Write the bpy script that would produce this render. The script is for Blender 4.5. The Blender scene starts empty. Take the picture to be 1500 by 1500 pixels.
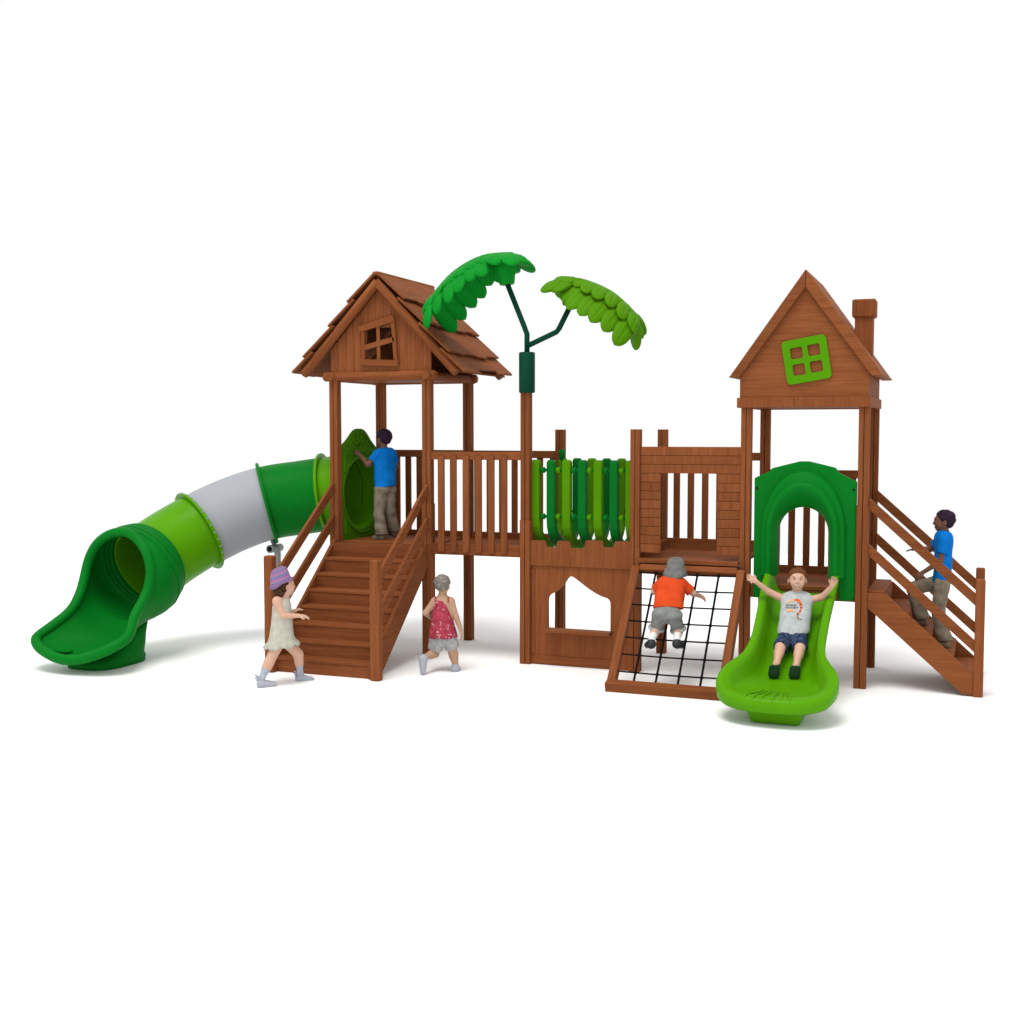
import bpy, bmesh, math, random
import numpy as np
from mathutils import Vector, Matrix, geometry
from mathutils.bvhtree import BVHTree

random.seed(7)
PI = math.pi
scene = bpy.context.scene
COL = scene.collection
V = Vector

# ------------------------------------------------------------------ materials
def new_mat(name):
    m = bpy.data.materials.new(name); m.use_nodes = True
    nt = m.node_tree; b = nt.nodes['Principled BSDF']
    return m, nt, b

def plastic(name, col, rough=.38, spec=.035, vary=.06, bump=.03, bscale=60):
    m, nt, b = new_mat(name); N, L = nt.nodes, nt.links
    b.inputs['Roughness'].default_value = rough
    b.inputs['Specular IOR Level'].default_value = spec
    tc = N.new('ShaderNodeTexCoord')
    n = N.new('ShaderNodeTexNoise'); n.inputs['Scale'].default_value = 3; n.inputs['Detail'].default_value = 3
    L.new(tc.outputs['Object'], n.inputs['Vector'])
    r = N.new('ShaderNodeValToRGB')
    r.color_ramp.elements[0].position = .3; r.color_ramp.elements[1].position = .7
    r.color_ramp.elements[0].color = tuple(c*(1-vary) for c in col)+(1,)
    r.color_ramp.elements[1].color = tuple(c*(1+vary) for c in col)+(1,)
    L.new(n.outputs['Fac'], r.inputs['Fac']); L.new(r.outputs['Color'], b.inputs['Base Color'])
    n2 = N.new('ShaderNodeTexNoise'); n2.inputs['Scale'].default_value = bscale; n2.inputs['Detail'].default_value = 2
    L.new(tc.outputs['Object'], n2.inputs['Vector'])
    bp = N.new('ShaderNodeBump'); bp.inputs['Strength'].default_value = bump; bp.inputs['Distance'].default_value = .01
    L.new(n2.outputs['Fac'], bp.inputs['Height']); L.new(bp.outputs['Normal'], b.inputs['Normal'])
    return m

def wood(name, dark, mid, light, rough=.55):
    m, nt, b = new_mat(name); N, L = nt.nodes, nt.links
    b.inputs['Roughness'].default_value = rough; b.inputs['Specular IOR Level'].default_value = .02
    uv = N.new('ShaderNodeUVMap'); uv.uv_map = 'UVMap'
    oi = N.new('ShaderNodeObjectInfo')
    mul = N.new('ShaderNodeVectorMath'); mul.operation = 'SCALE'; mul.inputs[0].default_value = (37, 23, 0)
    L.new(oi.outputs['Random'], mul.inputs['Scale'])
    add = N.new('ShaderNodeVectorMath'); L.new(uv.outputs['UV'], add.inputs[0]); L.new(mul.outputs['Vector'], add.inputs[1])
    def nz(sx, sy, det, dist):
        mp = N.new('ShaderNodeMapping'); mp.inputs['Scale'].default_value = (sx, sy, 1)
        L.new(add.outputs['Vector'], mp.inputs['Vector'])
        n = N.new('ShaderNodeTexNoise'); n.inputs['Scale'].default_value = 1; n.inputs['Detail'].default_value = det
        n.inputs['Distortion'].default_value = dist; n.inputs['Roughness'].default_value = .6
        L.new(mp.outputs['Vector'], n.inputs['Vector']); return n
    a = nz(1.6, 34, 4, .5); c = nz(5, 150, 3, .2); d = nz(.8, 5, 2, 0)
    mx = N.new('ShaderNodeMath'); mx.operation = 'MULTIPLY_ADD'; mx.inputs[1].default_value = .40
    L.new(c.outputs['Fac'], mx.inputs[0])
    m2 = N.new('ShaderNodeMath'); m2.operation = 'MULTIPLY'; m2.inputs[1].default_value = .45
    L.new(a.outputs['Fac'], m2.inputs[0]); L.new(m2.outputs[0], mx.inputs[2])
    m3 = N.new('ShaderNodeMath'); m3.operation = 'MULTIPLY_ADD'; m3.inputs[1].default_value = .18
    L.new(d.outputs['Fac'], m3.inputs[0]); L.new(mx.outputs[0], m3.inputs[2])
    r = N.new('ShaderNodeValToRGB'); e = r.color_ramp.elements
    e[0].position = .36; e[0].color = dark+(1,); e[1].position = .68; e[1].color = light+(1,)
    k = e.new(.51); k.color = mid+(1,)
    L.new(m3.outputs[0], r.inputs['Fac'])
    hs = N.new('ShaderNodeHueSaturation')
    mr = N.new('ShaderNodeMapRange'); mr.inputs['To Min'].default_value = .9; mr.inputs['To Max'].default_value = 1.12
    L.new(oi.outputs['Random'], mr.inputs['Value']); L.new(mr.outputs['Result'], hs.inputs['Value'])
    L.new(r.outputs['Color'], hs.inputs['Color']); L.new(hs.outputs['Color'], b.inputs['Base Color'])
    bp = N.new('ShaderNodeBump'); bp.inputs['Strength'].default_value = .12; bp.inputs['Distance'].default_value = .004
    L.new(mx.outputs[0], bp.inputs['Height']); L.new(bp.outputs['Normal'], b.inputs['Normal'])
    return m

def cloth(name, c1, c2, scale=18, rough=.85, bump=.35, bscale=45, weave=True):
    m, nt, b = new_mat(name); N, L = nt.nodes, nt.links
    b.inputs['Roughness'].default_value = rough; b.inputs['Specular IOR Level'].default_value = .05
    tc = N.new('ShaderNodeTexCoord')
    n = N.new('ShaderNodeTexNoise'); n.inputs['Scale'].default_value = scale; n.inputs['Detail'].default_value = 5
    L.new(tc.outputs['Object'], n.inputs['Vector'])
    r = N.new('ShaderNodeValToRGB'); e = r.color_ramp.elements
    e[0].position = .35; e[0].color = c1+(1,); e[1].position = .65; e[1].color = c2+(1,)
    L.new(n.outputs['Fac'], r.inputs['Fac']); L.new(r.outputs['Color'], b.inputs['Base Color'])
    n2 = N.new('ShaderNodeTexNoise'); n2.inputs['Scale'].default_value = bscale; n2.inputs['Detail'].default_value = 4
    L.new(tc.outputs['Object'], n2.inputs['Vector'])
    bp = N.new('ShaderNodeBump'); bp.inputs['Strength'].default_value = bump; bp.inputs['Distance'].default_value = .008
    L.new(n2.outputs['Fac'], bp.inputs['Height']); L.new(bp.outputs['Normal'], b.inputs['Normal'])
    return m

def flower_cloth(name):
    m = cloth(name, (.27, .030, .05), (.40, .055, .085)); nt = m.node_tree; N, L = nt.nodes, nt.links
    b = N['Principled BSDF']; src = b.inputs['Base Color'].links[0].from_socket
    tc = N.new('ShaderNodeTexCoord'); vo = N.new('ShaderNodeTexVoronoi'); vo.inputs['Scale'].default_value = 32
    L.new(tc.outputs['Object'], vo.inputs['Vector'])
    r = N.new('ShaderNodeValToRGB'); e = r.color_ramp.elements
    e[0].position = .20; e[0].color = (0, 0, 0, 1); e[1].position = .42; e[1].color = (0, 0, 0, 1)
    for p, c in ((.24, .75), (.33, .75), (.37, 0)):
        k = e.new(p); k.color = (c, c, c, 1)
    L.new(vo.outputs['Distance'], r.inputs['Fac'])
    n = N.new('ShaderNodeTexNoise'); n.inputs['Scale'].default_value = 24; L.new(tc.outputs['Object'], n.inputs['Vector'])
    g = N.new('ShaderNodeMath'); g.operation = 'GREATER_THAN'; g.inputs[1].default_value = .53; L.new(n.outputs['Fac'], g.inputs[0])
    mu = N.new('ShaderNodeMath'); mu.operation = 'MULTIPLY'; L.new(r.outputs['Color'], mu.inputs[0]); L.new(g.outputs[0], mu.inputs[1])
    mx = N.new('ShaderNodeMixRGB'); L.new(mu.outputs[0], mx.inputs['Fac']); L.new(src, mx.inputs['Color1']); mx.inputs['Color2'].default_value = (.75, .50, .50, 1)
    L.new(mx.outputs['Color'], b.inputs['Base Color'])
    return m

def crochet(name):
    m, nt, b = new_mat(name); N, L = nt.nodes, nt.links
    b.inputs['Roughness'].default_value = .9
    uv = N.new('ShaderNodeUVMap'); uv.uv_map = 'UVMap'
    sep = N.new('ShaderNodeSeparateXYZ'); L.new(uv.outputs['UV'], sep.inputs[0])
    s = N.new('ShaderNodeMath'); s.operation = 'MULTIPLY'; s.inputs[1].default_value = 2*PI*20; L.new(sep.outputs['X'], s.inputs[0])
    si = N.new('ShaderNodeMath'); si.operation = 'SINE'; L.new(s.outputs[0], si.inputs[0])
    ma = N.new('ShaderNodeMath'); ma.operation = 'MULTIPLY_ADD'; ma.inputs[1].default_value = .022; L.new(si.outputs[0], ma.inputs[0]); L.new(sep.outputs['Y'], ma.inputs[2])
    mu = N.new('ShaderNodeMath'); mu.operation = 'MULTIPLY'; mu.inputs[1].default_value = 5.6; L.new(ma.outputs[0], mu.inputs[0])
    fr = N.new('ShaderNodeMath'); fr.operation = 'FRACT'; L.new(mu.outputs[0], fr.inputs[0])
    r = N.new('ShaderNodeValToRGB'); r.color_ramp.interpolation = 'LINEAR'; e = r.color_ramp.elements
    e[0].position = 0; e[0].color = (.16, .16, .36, 1); e[1].position = 1; e[1].color = (.16, .16, .36, 1)
    for p, c in ((.18, (.20, .19, .42)), (.30, (.50, .10, .26)), (.44, (.46, .13, .28)), (.55, (.36, .32, .46)), (.68, (.15, .16, .30)), (.82, (.28, .19, .38))):
        k = e.new(p); k.color = c+(1,)
    L.new(fr.outputs[0], r.inputs['Fac']); L.new(r.outputs['Color'], b.inputs['Base Color'])
    bp = N.new('ShaderNodeBump'); bp.inputs['Strength'].default_value = .8; bp.inputs['Distance'].default_value = .004
    wv = N.new('ShaderNodeMath'); wv.operation = 'SINE'
    w2 = N.new('ShaderNodeMath'); w2.operation = 'MULTIPLY'; w2.inputs[1].default_value = 105; L.new(ma.outputs[0], w2.inputs[0]); L.new(w2.outputs[0], wv.inputs[0])
    L.new(wv.outputs[0], bp.inputs['Height']); L.new(bp.outputs['Normal'], b.inputs['Normal'])
    return m

WD = wood('stained_wood', (.134, .0400, .0138), (.196, .0620, .0216), (.248, .0840, .0305))
GREEN = plastic('green_plastic', (.0022, .150, .0125), rough=.42)
LEAFG = plastic('leaf_green_plastic', (.0025, .215, .0160), rough=.5, bump=.35, bscale=34)
LEAFL = plastic('leaf_lime_plastic', (.066, .205, .0022), rough=.5, bump=.35, bscale=34)
LIME = plastic('lime_plastic', (.078, .275, .0018), rough=.30, spec=.06)
OLIVE = plastic('slat_lime_plastic', (.070, .215, .0030), rough=.6, spec=.01)
PANELG = plastic('panel_olive_plastic', (.050, .165, .0025), rough=.6, spec=.01)
SLATG = plastic('slat_green_plastic', (.0022, .125, .0140), rough=.45)
DEEP = plastic('deep_green_paint', (.004, .050, .026), rough=.4)
GREY = plastic('grey_plastic', (.315, .33, .355), rough=.45, vary=.015)
STEEL = plastic('galvanised_steel', (.27, .30, .29), rough=.4, spec=.5)
BLACK = plastic('black_rope', (.008, .008, .008), rough=.8, bump=.5, bscale=200)
DARKHOLE = plastic('dark_rubber', (.01, .01, .01), rough=.7)
WHITE = plastic('white_ground', (.93, .93, .93), rough=.9, spec=0, vary=0, bump=0)
WINLIME = plastic('window_lime_plastic', (.070, .250, .0020), rough=.45)

# ------------------------------------------------------------------ objects
ORG = {}
def thing(name, label, cat, loc=(0, 0, 0), rotz=0, group=None):
    o = bpy.data.objects.new(name, None); COL.objects.link(o)
    o.location = loc; o.rotation_euler = (0, 0, rotz); o.empty_display_size = .1
    o['label'] = label; o['category'] = cat
    if group: o['group'] = group
    ORG[o.name] = V((0, 0, 0)) if rotz else V(loc)
    return o

def org(o):
    return ORG.get(o.name, V((0, 0, 0))) if o else V((0, 0, 0))

class MB:
    """collects geometry for ONE mesh object"""
    def __init__(s): s.v = []; s.f = []; s.uv = []; s.sm = []; s.mi = []
    def face(s, idx, uvs=None, smooth=False, mi=0):
        s.f.append(tuple(idx)); s.uv.append(uvs if uvs else [(0, 0)]*len(idx)); s.sm.append(smooth); s.mi.append(mi)
    def box(s, c, size, M=None, grain=0, b=.004, mi=0):
        c = V(c); h = [x/2 for x in size]; b = min(b, min(h)*.6); M = M or Matrix.Identity(3)
        ro = (random.uniform(0, 9), random.uniform(0, 9)); base = len(s.v); loc = []; ix = {}
        for sx in (-1, 1):
            for sy in (-1, 1):
                for sz in (-1, 1):
                    sg = (sx, sy, sz)
                    for a in range(3):
                        p = [sg[i]*(h[i] if i == a else h[i]-b) for i in range(3)]
                        ix[sg+(a,)] = len(loc); loc.append(V(p))
        s.v += [c+M@p for p in loc]
        fs = []
        for a in range(3):
            o1, o2 = [i for i in range(3) if i != a]
            for sa in (-1, 1):
                q = []
                for s1, s2 in ((-1, -1), (1, -1), (1, 1), (-1, 1)):
                    sg = [0]*3; sg[a] = sa; sg[o1] = s1; sg[o2] = s2; q.append(ix[tuple(sg)+(a,)])
                fs.append((q, a))
        for a in range(3):
            for a2 in range(a+1, 3):
                k = 3-a-a2
                for s1 in (-1, 1):
                    for s2 in (-1, 1):
                        sg = [0]*3; sg[a] = s1; sg[a2] = s2; q = []
                        sg[k] = -1; t0 = tuple(sg); sg[k] = 1; t1 = tuple(sg)
                        fs.append(([ix[t0+(a,)], ix[t1+(a,)], ix[t1+(a2,)], ix[t0+(a2,)]], a))
        for sx in (-1, 1):
            for sy in (-1, 1):
                for sz in (-1, 1):
                    fs.append(([ix[(sx, sy, sz, a)] for a in range(3)], 0))
        for q, a in fs:
            if a == grain: u, w = [i for i in range(3) if i != a]
            else: u, w = grain, 3-a-grain
            s.face([base+i for i in q], [(loc[i][u]+ro[0], loc[i][w]+ro[1]) for i in q], False, mi)
    def beam(s, p0, p1, w, h, up=(0, 0, 1), b=.004):
        """w = size across, h = size along up"""
        p0, p1 = V(p0), V(p1); x = (p1-p0).normalized(); y = V(up).cross(x).normalized(); z = x.cross(y)
        s.box((p0+p1)/2, ((p1-p0).length, w, h), Matrix((x, y, z)).transposed(), 0, b)
    def prism(s, poly, o, ex, ey, t, holes=(), grain=0, mi=0, smooth_side=False):
        """polygon in plane (ex, ey) at o, extruded by t along ex x ey"""
        o, ex, ey = V(o), V(ex), V(ey); en = ex.cross(ey); ro = (random.uniform(0, 9), random.uniform(0, 9))
        loops = [list(poly)]+[list(h) for h in holes]; flat = [p for l in loops for p in l]
        tr = geometry.tessellate_polygon([[V((p[0], p[1], 0)) for p in l] for l in loops])
        base = len(s.v); n = len(flat)
        for k in (0, 1): s.v += [o+ex*p[0]+ey*p[1]+en*(t*k) for p in flat]
        def uvp(p): return (p[grain]+ro[0], p[1-grain]+ro[1])
        for a in tr:
            s.face([base+i for i in reversed(a)], [uvp(flat[i]) for i in reversed(a)], False, mi)
            s.face([base+n+i for i in a], [uvp(flat[i]) for i in a], False, mi)
        st = 0
        for l in loops:
            m = len(l)
            for i in range(m):
                j = (i+1) % m; A, B = st+i, st+j
                d = V((l[j][0]-l[i][0], l[j][1]-l[i][1]))
                if abs(d[grain]) > abs(d[1-grain]):
                    q = [(l[i][grain]+ro[0], ro[1]), (l[j][grain]+ro[0], ro[1]), (l[j][grain]+ro[0], ro[1]+t), (l[i][grain]+ro[0], ro[1]+t)]
                else:
                    q = [(ro[0], l[i][1-grain]), (ro[0], l[j][1-grain]), (ro[0]+t, l[j][1-grain]), (ro[0]+t, l[i][1-grain])]
                s.face([base+A, base+B, base+n+B, base+n+A], q, smooth_side, mi)
            st += m
    def loft(s, rings, closed=True, cap=False, smooth=True, mi=0, flip=False):
        base = len(s.v); m = len(rings[0]); n = len(rings)
        for r in rings: s.v += [V(p) for p in r]
        cum = [0]
        for i in range(1, n): cum.append(cum[-1]+(V(rings[i][0])-V(rings[i-1][0])).length)
        per = sum((V(rings[0][(j+1) % m])-V(rings[0][j])).length for j in range(m)) or 1
        for i in range(n-1):
            for j in range(m if closed else m-1):
                k = (j+1) % m
                q = [base+i*m+j, base+i*m+k, base+(i+1)*m+k, base+(i+1)*m+j]
                uv = [(cum[i], per*j/m), (cum[i], per*(j+1)/m), (cum[i+1], per*(j+1)/m), (cum[i+1], per*j/m)]
                s.face(q, uv, smooth, mi)
        if cap:
            for i in (0, n-1):
                c = sum((V(p) for p in rings[i]), V())/m; ci = len(s.v); s.v.append(c)
                for j in range(m): s.face([ci, base+i*m+j, base+i*m+(j+1) % m], None, smooth and False, mi)
    def tube(s, pts, r, n=12, cap=True, closed=False, mi=0, phase=0):
        pts = [V(p) for p in pts]; rs = r if isinstance(r, (list, tuple)) else [r]*len(pts)
        fr = frames(pts, closed)
        rings = [[p+(a*math.cos(2*PI*j/n+phase)+c*math.sin(2*PI*j/n+phase))*q for j in range(n)] for p, q, (t, a, c) in zip(pts, rs, fr)]
        if closed: rings.append(rings[0])
        s.loft(rings, True, cap and not closed, True, mi)
    def ball(s, c, r, n=12, m=8, R=None, mi=0):
        r = r if isinstance(r, (list, tuple)) else (r, r, r); c = V(c); R = R or Matrix.Identity(3); rings = []
        for i in range(m+1):
            th = PI*i/m; q = max(math.sin(th), 1e-3)
            rings.append([c+R@V((r[0]*q*math.cos(2*PI*j/n), r[1]*q*math.sin(2*PI*j/n), r[2]*math.cos(th))) for j in range(n)])
        s.loft(rings, True, False, True, mi)
    def arrays(s, vv, ff, mi=None, uvs=None):
        base = len(s.v); s.v += [V(p) for p in vv]
        for i, q in enumerate(ff): s.face([base+int(k) for k in q], None, True, 0 if mi is None else int(mi[i]))

def frames(pts, closed=False):
    n = len(pts); out = []; a = None
    for i in range(n):
        if closed: t = pts[(i+1) % n]-pts[i-1]
        else: t = pts[min(i+1, n-1)]-pts[max(i-1, 0)]
        t = t.normalized()
        if a is None:
            a = V((0, 0, 1)).cross(t)
            if a.length < 1e-3: a = V((1, 0, 0))
        a = (a-t*a.dot(t)).normalized(); out.append((t, a, t.cross(a)))
    return out

def obj(name, mb, mats, parent=None, recalc=True, bevel=0):
    me = bpy.data.meshes.new(name); o0 = org(root_of(parent)) if parent else V()
    me.from_pydata([tuple(p-o0) for p in mb.v], [], mb.f)
    mats = mats if isinstance(mats, (list, tuple)) else [mats]
    for m in mats: me.materials.append(m)
    uvl = me.uv_layers.new(name='UVMap'); flat = [c for q in mb.uv for p in q for c in p]
    uvl.data.foreach_set('uv', flat)
    me.polygons.foreach_set('use_smooth', mb.sm); me.polygons.foreach_set('material_index', mb.mi)
    if recalc:
        bm = bmesh.new(); bm.from_mesh(me); bmesh.ops.recalc_face_normals(bm, faces=bm.faces); bm.to_mesh(me); bm.free()
    me.update()
    o = bpy.data.objects.new(name, me); COL.objects.link(o)
    if parent: o.parent = parent
    if bevel:
        md = o.modifiers.new('bevel', 'BEVEL'); md.width = bevel; md.segments = 2; md.limit_method = 'ANGLE'; md.angle_limit = .6
    return o

def root_of(o):
    while o is not None and o.parent is not None: o = o.parent
    return o

def dup(o, parent, off):
    c = o.copy(); COL.objects.link(c); c.parent = parent; c.location = o.location+V(off); return c

# ------------------------------------------------------------------ the place
X = [0.0, 1.0, 2.0, 3.044, 4.024, 4.997]     # left edges of the posts along the front line
W = .087                                     # post width
D = .967                                     # front row to back row
EX, EY, EZ = V((1, 0, 0)), V((0, 1, 0)), V((0, 0, 1))

mb = MB(); mb.v = [V((2.6+11*math.cos(2*PI*i/96), 11*math.sin(2*PI*i/96), 0)) for i in range(96)]; mb.face(tuple(range(96)))
g = obj('ground', mb, WHITE); g['kind'] = 'structure'

def post_mesh(x, y, z0, z1, w=W):
    """square post with a routed groove down the middle of every face"""
    mb = MB(); h = w/2; nw, nd, ch = .0050, .012, .004
    side = [(-h+ch, -h), (-nw, -h), (0, -h+nd), (nw, -h), (h-ch, -h)]; poly = []
    for k in range(4):
        a = k*PI/2
        poly += [(p[0]*math.cos(a)-p[1]*math.sin(a), p[0]*math.sin(a)+p[1]*math.cos(a)) for p in side]
    ro = (random.uniform(0, 9), random.uniform(0, 9)); n = len(poly); c = V((x+W/2, y+W/2, 0))
    mb.v = [c+V((p[0], p[1], z0)) for p in poly]+[c+V((p[0], p[1], z1)) for p in poly]
    L = 0
    for i in range(n):
        j = (i+1) % n; l = math.dist(poly[i], poly[j])
        mb.face((i, j, n+j, n+i), [(z0+ro[0], L+ro[1]), (z0+ro[0], L+l+ro[1]), (z1+ro[0], L+l+ro[1]), (z1+ro[0], L+ro[1])]); L += l
    for b in (0, n): 
        mb.v.append(c+V((0, 0, z1 if b else z0))); ci = len(mb.v)-1
        for i in range(n): mb.face((ci, b+i, b+(i+1) % n), [(poly[i][0], poly[i][1])]*3)
    return mb

def post(parent, x, y, z1, zs=None, name='post'):
    p = obj(name, post_mesh(x, y, 0, z1), WD, parent)
    if zs:
        mb = post_mesh(x, y, .001, zs, W+.011); obj('post_sleeve', mb, WD, p)
    return p

# ------------------------------------------------------------------ railings
def railing(label, x0, x1, y, z0, z1, n, first, pitch, front, group='slatted railings along the platforms'):
    t = thing('slatted_railing', label, 'railing', ((x0+x1)/2, y, z0), group=group)
    m = MB(); m.beam((x0, y+.03, z1-.037), (x1, y+.03, z1-.037), .034, .074); obj('top_rail', m, WD, t)
    m = MB(); m.beam((x0, y+.03, z0+.055), (x1, y+.03, z0+.055), .034, .11); obj('bottom_rail', m, WD, t)
    if front: ya, yb, za, zb = y-.012, y+.012, z0+.03, z1-.035
    else: ya, yb, za, zb = y+.048, y+.072, z0+.03, z1-.035
    m = MB(); sh = .030; poly = []
    for (cx, cz, a0) in ((sh-.012, zb-.012, 0), (-sh+.012, zb-.012, PI/2), (-sh+.012, za+.012, PI), (sh-.012, za+.012, 1.5*PI)):
        for k in range(4):
            a = a0+k*PI/6; poly.append((cx+.012*math.cos(a), cz+.012*math.sin(a)))
    m.prism(poly, (x0+first+sh, yb, 0), EX, EZ, yb-ya, grain=1)
    s0 = obj('slat', m, WD, t)
    for k in range(1, n): dup(s0, t, (k*pitch, 0, 0))
    return t

railing('slatted railing at the back of the platform under the shingled roof', X[0]+W, X[1], D, 1.02, 1.965, 6, .105, .128, False)
railing('sunlit front railing of six slats on the bridge left of the palm post', X[1]+W, X[2], 0, .99, 1.965, 6, .082, .128, True)
railing('shaded back railing of the bridge, behind the six slatted front railing', X[1]+W, X[2], D, 1.02, 1.962, 7, .018, .1372, False)
railing('slatted railing seen through the square opening of the boarded wall', X[3]+W, X[4], D, 1.02, 1.955, 6, .062, .138, False)
railing('slatted railing seen through the green arch behind the slide', X[4]+W, X[5], D, .80, 1.80, 6, .040, .136, False)

# ------------------------------------------------------------------ left tower with shingled roof
tw = thing('shingled_tower', 'open wooden tower with a shingled gable roof and a crooked window', 'play tower', (.55, .5, 0))
for i, (xx, yy) in enumerate(((X[0], 0), (X[1], 0), (X[0], D), (X[1], D))):
    post(tw, xx, yy, 2.66, (1.468 if yy == 0 else None))
m = MB()
for k in range(8):
    m.box((.5435, .10+k*.118, 1.06), (1.0, .114, .036), None, 0)
m.beam((.0+W, .03, 1.015), (X[1], .03, 1.015), .034, .06)
obj('deck', m, WD, tw)
def log(parent, p0, p1, r=.046, name='log_beam'):
    m = MB(); p0, p1 = V(p0), V(p1); d = (p1-p0).normalized()
    m.tube([p0, p0+d*.012, p0+d*.02, p1-d*.02, p1-d*.012, p1], [r*.82, r*.95, r, r, r*.95, r*.82], 20)
    return obj(name, m, WD, parent)
log(tw, (-.07, .035, 2.69), (1.135, .035, 2.69))
log(tw, (-.07, 1.02, 2.69), (1.135, 1.02, 2.69))
log(tw, (1.06, -.045, 2.685), (1.06, 1.12, 2.685), .044)
log(tw, (.03, -.045, 2.685), (.03, 1.12, 2.685), .044)
m = MB()
for k in range(8): m.box((.5435, .10+k*.128, 2.668), (1.0, .126, .018), None, 0)
obj('ceiling', m, WD, tw)
AX, AZ, SL = .5435, 3.60, .93/.855           # ridge x, rafter line apex, slope
def rz(x): return AZ-abs(x-AX)*SL
def gable(y, name, hole):
    m = MB(); x0, x1, n = .005, 1.082, 13; zb = 2.735
    for k in range(n):
        a, b = x0+(x1-x0)*k/n+.0012, x0+(x1-x0)*(k+1)/n-.0012
        tops = [(b, rz(b)-.07), (a, rz(a)-.07)]
        if a < AX < b: tops = [(b, rz(b)-.07), (AX, AZ-.07), (a, rz(a)-.07)]
        if hole and b > .40 and a < .70:
            if a < .40: pieces = [[(a, zb), (.40, zb)]+[(.40, rz(.40)-.07), (a, rz(a)-.07)], [(.40, zb), (b, zb), (b, 2.83), (.40, 2.83)], [(.40, 3.15), (b, 3.15), (b, rz(b)-.07), (.40, rz(.40)-.07)]]
            elif b > .70: pieces = [[(.70, zb), (b, zb), (b, rz(b)-.07), (.70, rz(.70)-.07)], [(a, zb), (.70, zb), (.70, 2.83), (a, 2.83)], [(a, 3.15), (.70, 3.15), (.70, rz(.70)-.07), (a, rz(a)-.07)]]
            else: pieces = [[(a, zb), (b, zb), (b, 2.83), (a, 2.83)], [(a, 3.15), (b, 3.15)]+tops]
        else: pieces = [[(a, zb), (b, zb)]+tops]
        for p in pieces: m.prism(p, (0, y+.022, 0), EX, EZ, .022, grain=1)
    if not hole: m.prism([(x0, zb), (x1, zb), (x1, rz(x1)-.08), (AX, AZ-.08), (x0, rz(x0)-.08)], (0, y+.034, 0), EX, EZ, .01, grain=1)
    return obj(name, m, WD, tw)
ga = gable(.035, 'gable_wall', True)
gable(1.01, 'gable_wall', False)
# crooked window frame: five leaning boards
wf = MB()
def board(mb, a, b, w, y0, y1, x_is=True):
    a, b = V((a[0], 0, a[1])), V((b[0], 0, b[1])); c = (a+b)/2; x = (b-a).normalized(); y = EY; z = x.cross(y)
    mb.box(c+V((0, (y0+y1)/2, 0)), ((b-a).length, y1-y0, w), Matrix((x, y, z)).transposed(), 0, .003)
board(wf, (.330, 3.135), (.713, 3.233), .062, -.008, .012)
board(wf, (.345, 2.822), (.755, 2.806), .058, -.008, .012)
board(wf, (.378, 2.845), (.374, 3.12), .040, .000, .014)
board(wf, (.726, 2.83), (.698, 3.205), .040, .000, .014)
obj('window_frame', wf, WD, ga)
wm = MB(); board(wm, (.543, 2.84), (.538, 3.17), .036, .004, .016); board(wm, (.388, 2.96), (.712, 3.035), .050, .000, .012)
obj('window_bars', wm, WD, ga)
for (xa, za) in ((-.275, 2.712), (1.372, 2.705)):
    m = MB(); d = V((AX-xa, 0, AZ-.03-za)).normalized()
    p0, p1 = V((xa, -.012, za)), V((AX, -.012, AZ-.028))
    m.tube([p0, p0+d*.012, p1, p1+d*.01], [.040, .045, .045, .04], 18); obj('log_rafter', m, WD, tw)
    p0, p1 = p0+V((0, 1.12, 0)), p1+V((0, 1.12, 0)); m = MB(); m.tube([p0, p0+d*.012, p1, p1+d*.01], [.040, .045, .045, .04], 18); obj('log_rafter', m, WD, tw)
roof = None
for sgn in (-1, 1):
    down = V((sgn*1.0, 0, -SL)).normalized(); nrm = V((sgn*SL, 0, 1)).normalized()
    LEN = math.hypot(.895, .895*SL); top = V((AX, 0, AZ+.045))
    tiers = [(0, .30), (.25, .56), (.50, .83), (.755, 1.0)]
    for ti, (f0, f1) in enumerate(tiers):
        l0, l1 = f0*LEN, f1*LEN+(.02 if ti < 3 else 0); m = MB(); y0, y1 = -.045-.012*ti, 1.15+.012*ti
        rs = random.Random(31*ti+(5 if sgn > 0 else 2)); cuts = [y0, y0+rs.uniform(.3, .5), y0+rs.uniform(.72, .9), y1]
        for k in range(3):
            a, b = cuts[k]+.001, cuts[k+1]-.001; e = []
            lo = l1-(.0, .035, .012)[(k+ti) % 3]; mid = a+(b-a)*rs.uniform(.35, .65); j = rs.uniform(.012, .03)
            if ti == 3 and sgn > 0: lo = l1+(.02, -.05, -.015)[k]
            e = [(lo, b), (lo-.004, mid+.03), (lo-j, mid), (lo-j-.006, a)] if rs.random() > .4 else [(lo-.008, b), (lo, a)]
            poly = [(l0, a), (l0, b)]+e
            lift = .010; tilt = .115
            o = top+nrm*lift-nrm*0; ex = (down+nrm*tilt*.9).normalized(); en = ex.cross(EY)
            o = top+down*l0*0+nrm*(.012-tilt*l0*.9)
            th = .02 if sgn > 0 else -.02
            m.prism(poly if sgn < 0 else poly[::-1], o, ex, EY, th, grain=1)
        obj('shingle_tier', m, WD, tw)
m = MB(); m.beam((AX, -.05, AZ+.058), (AX, 1.22, AZ+.058), .07, .035, b=.01); obj('ridge_cap', m, WD, tw)
# soffit boards (dark underside)
for sgn in (-1, 1):
    m = MB(); e = AX+sgn*.84
    m.prism([(AX, AZ+.034), (e, AZ+.034-.84*SL), (e, AZ+.018-.84*SL), (AX, AZ+.014)], (0, 1.17, 0), EX, EZ, 1.16, grain=0); obj('roof_sheathing', m, WD, tw)

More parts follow.
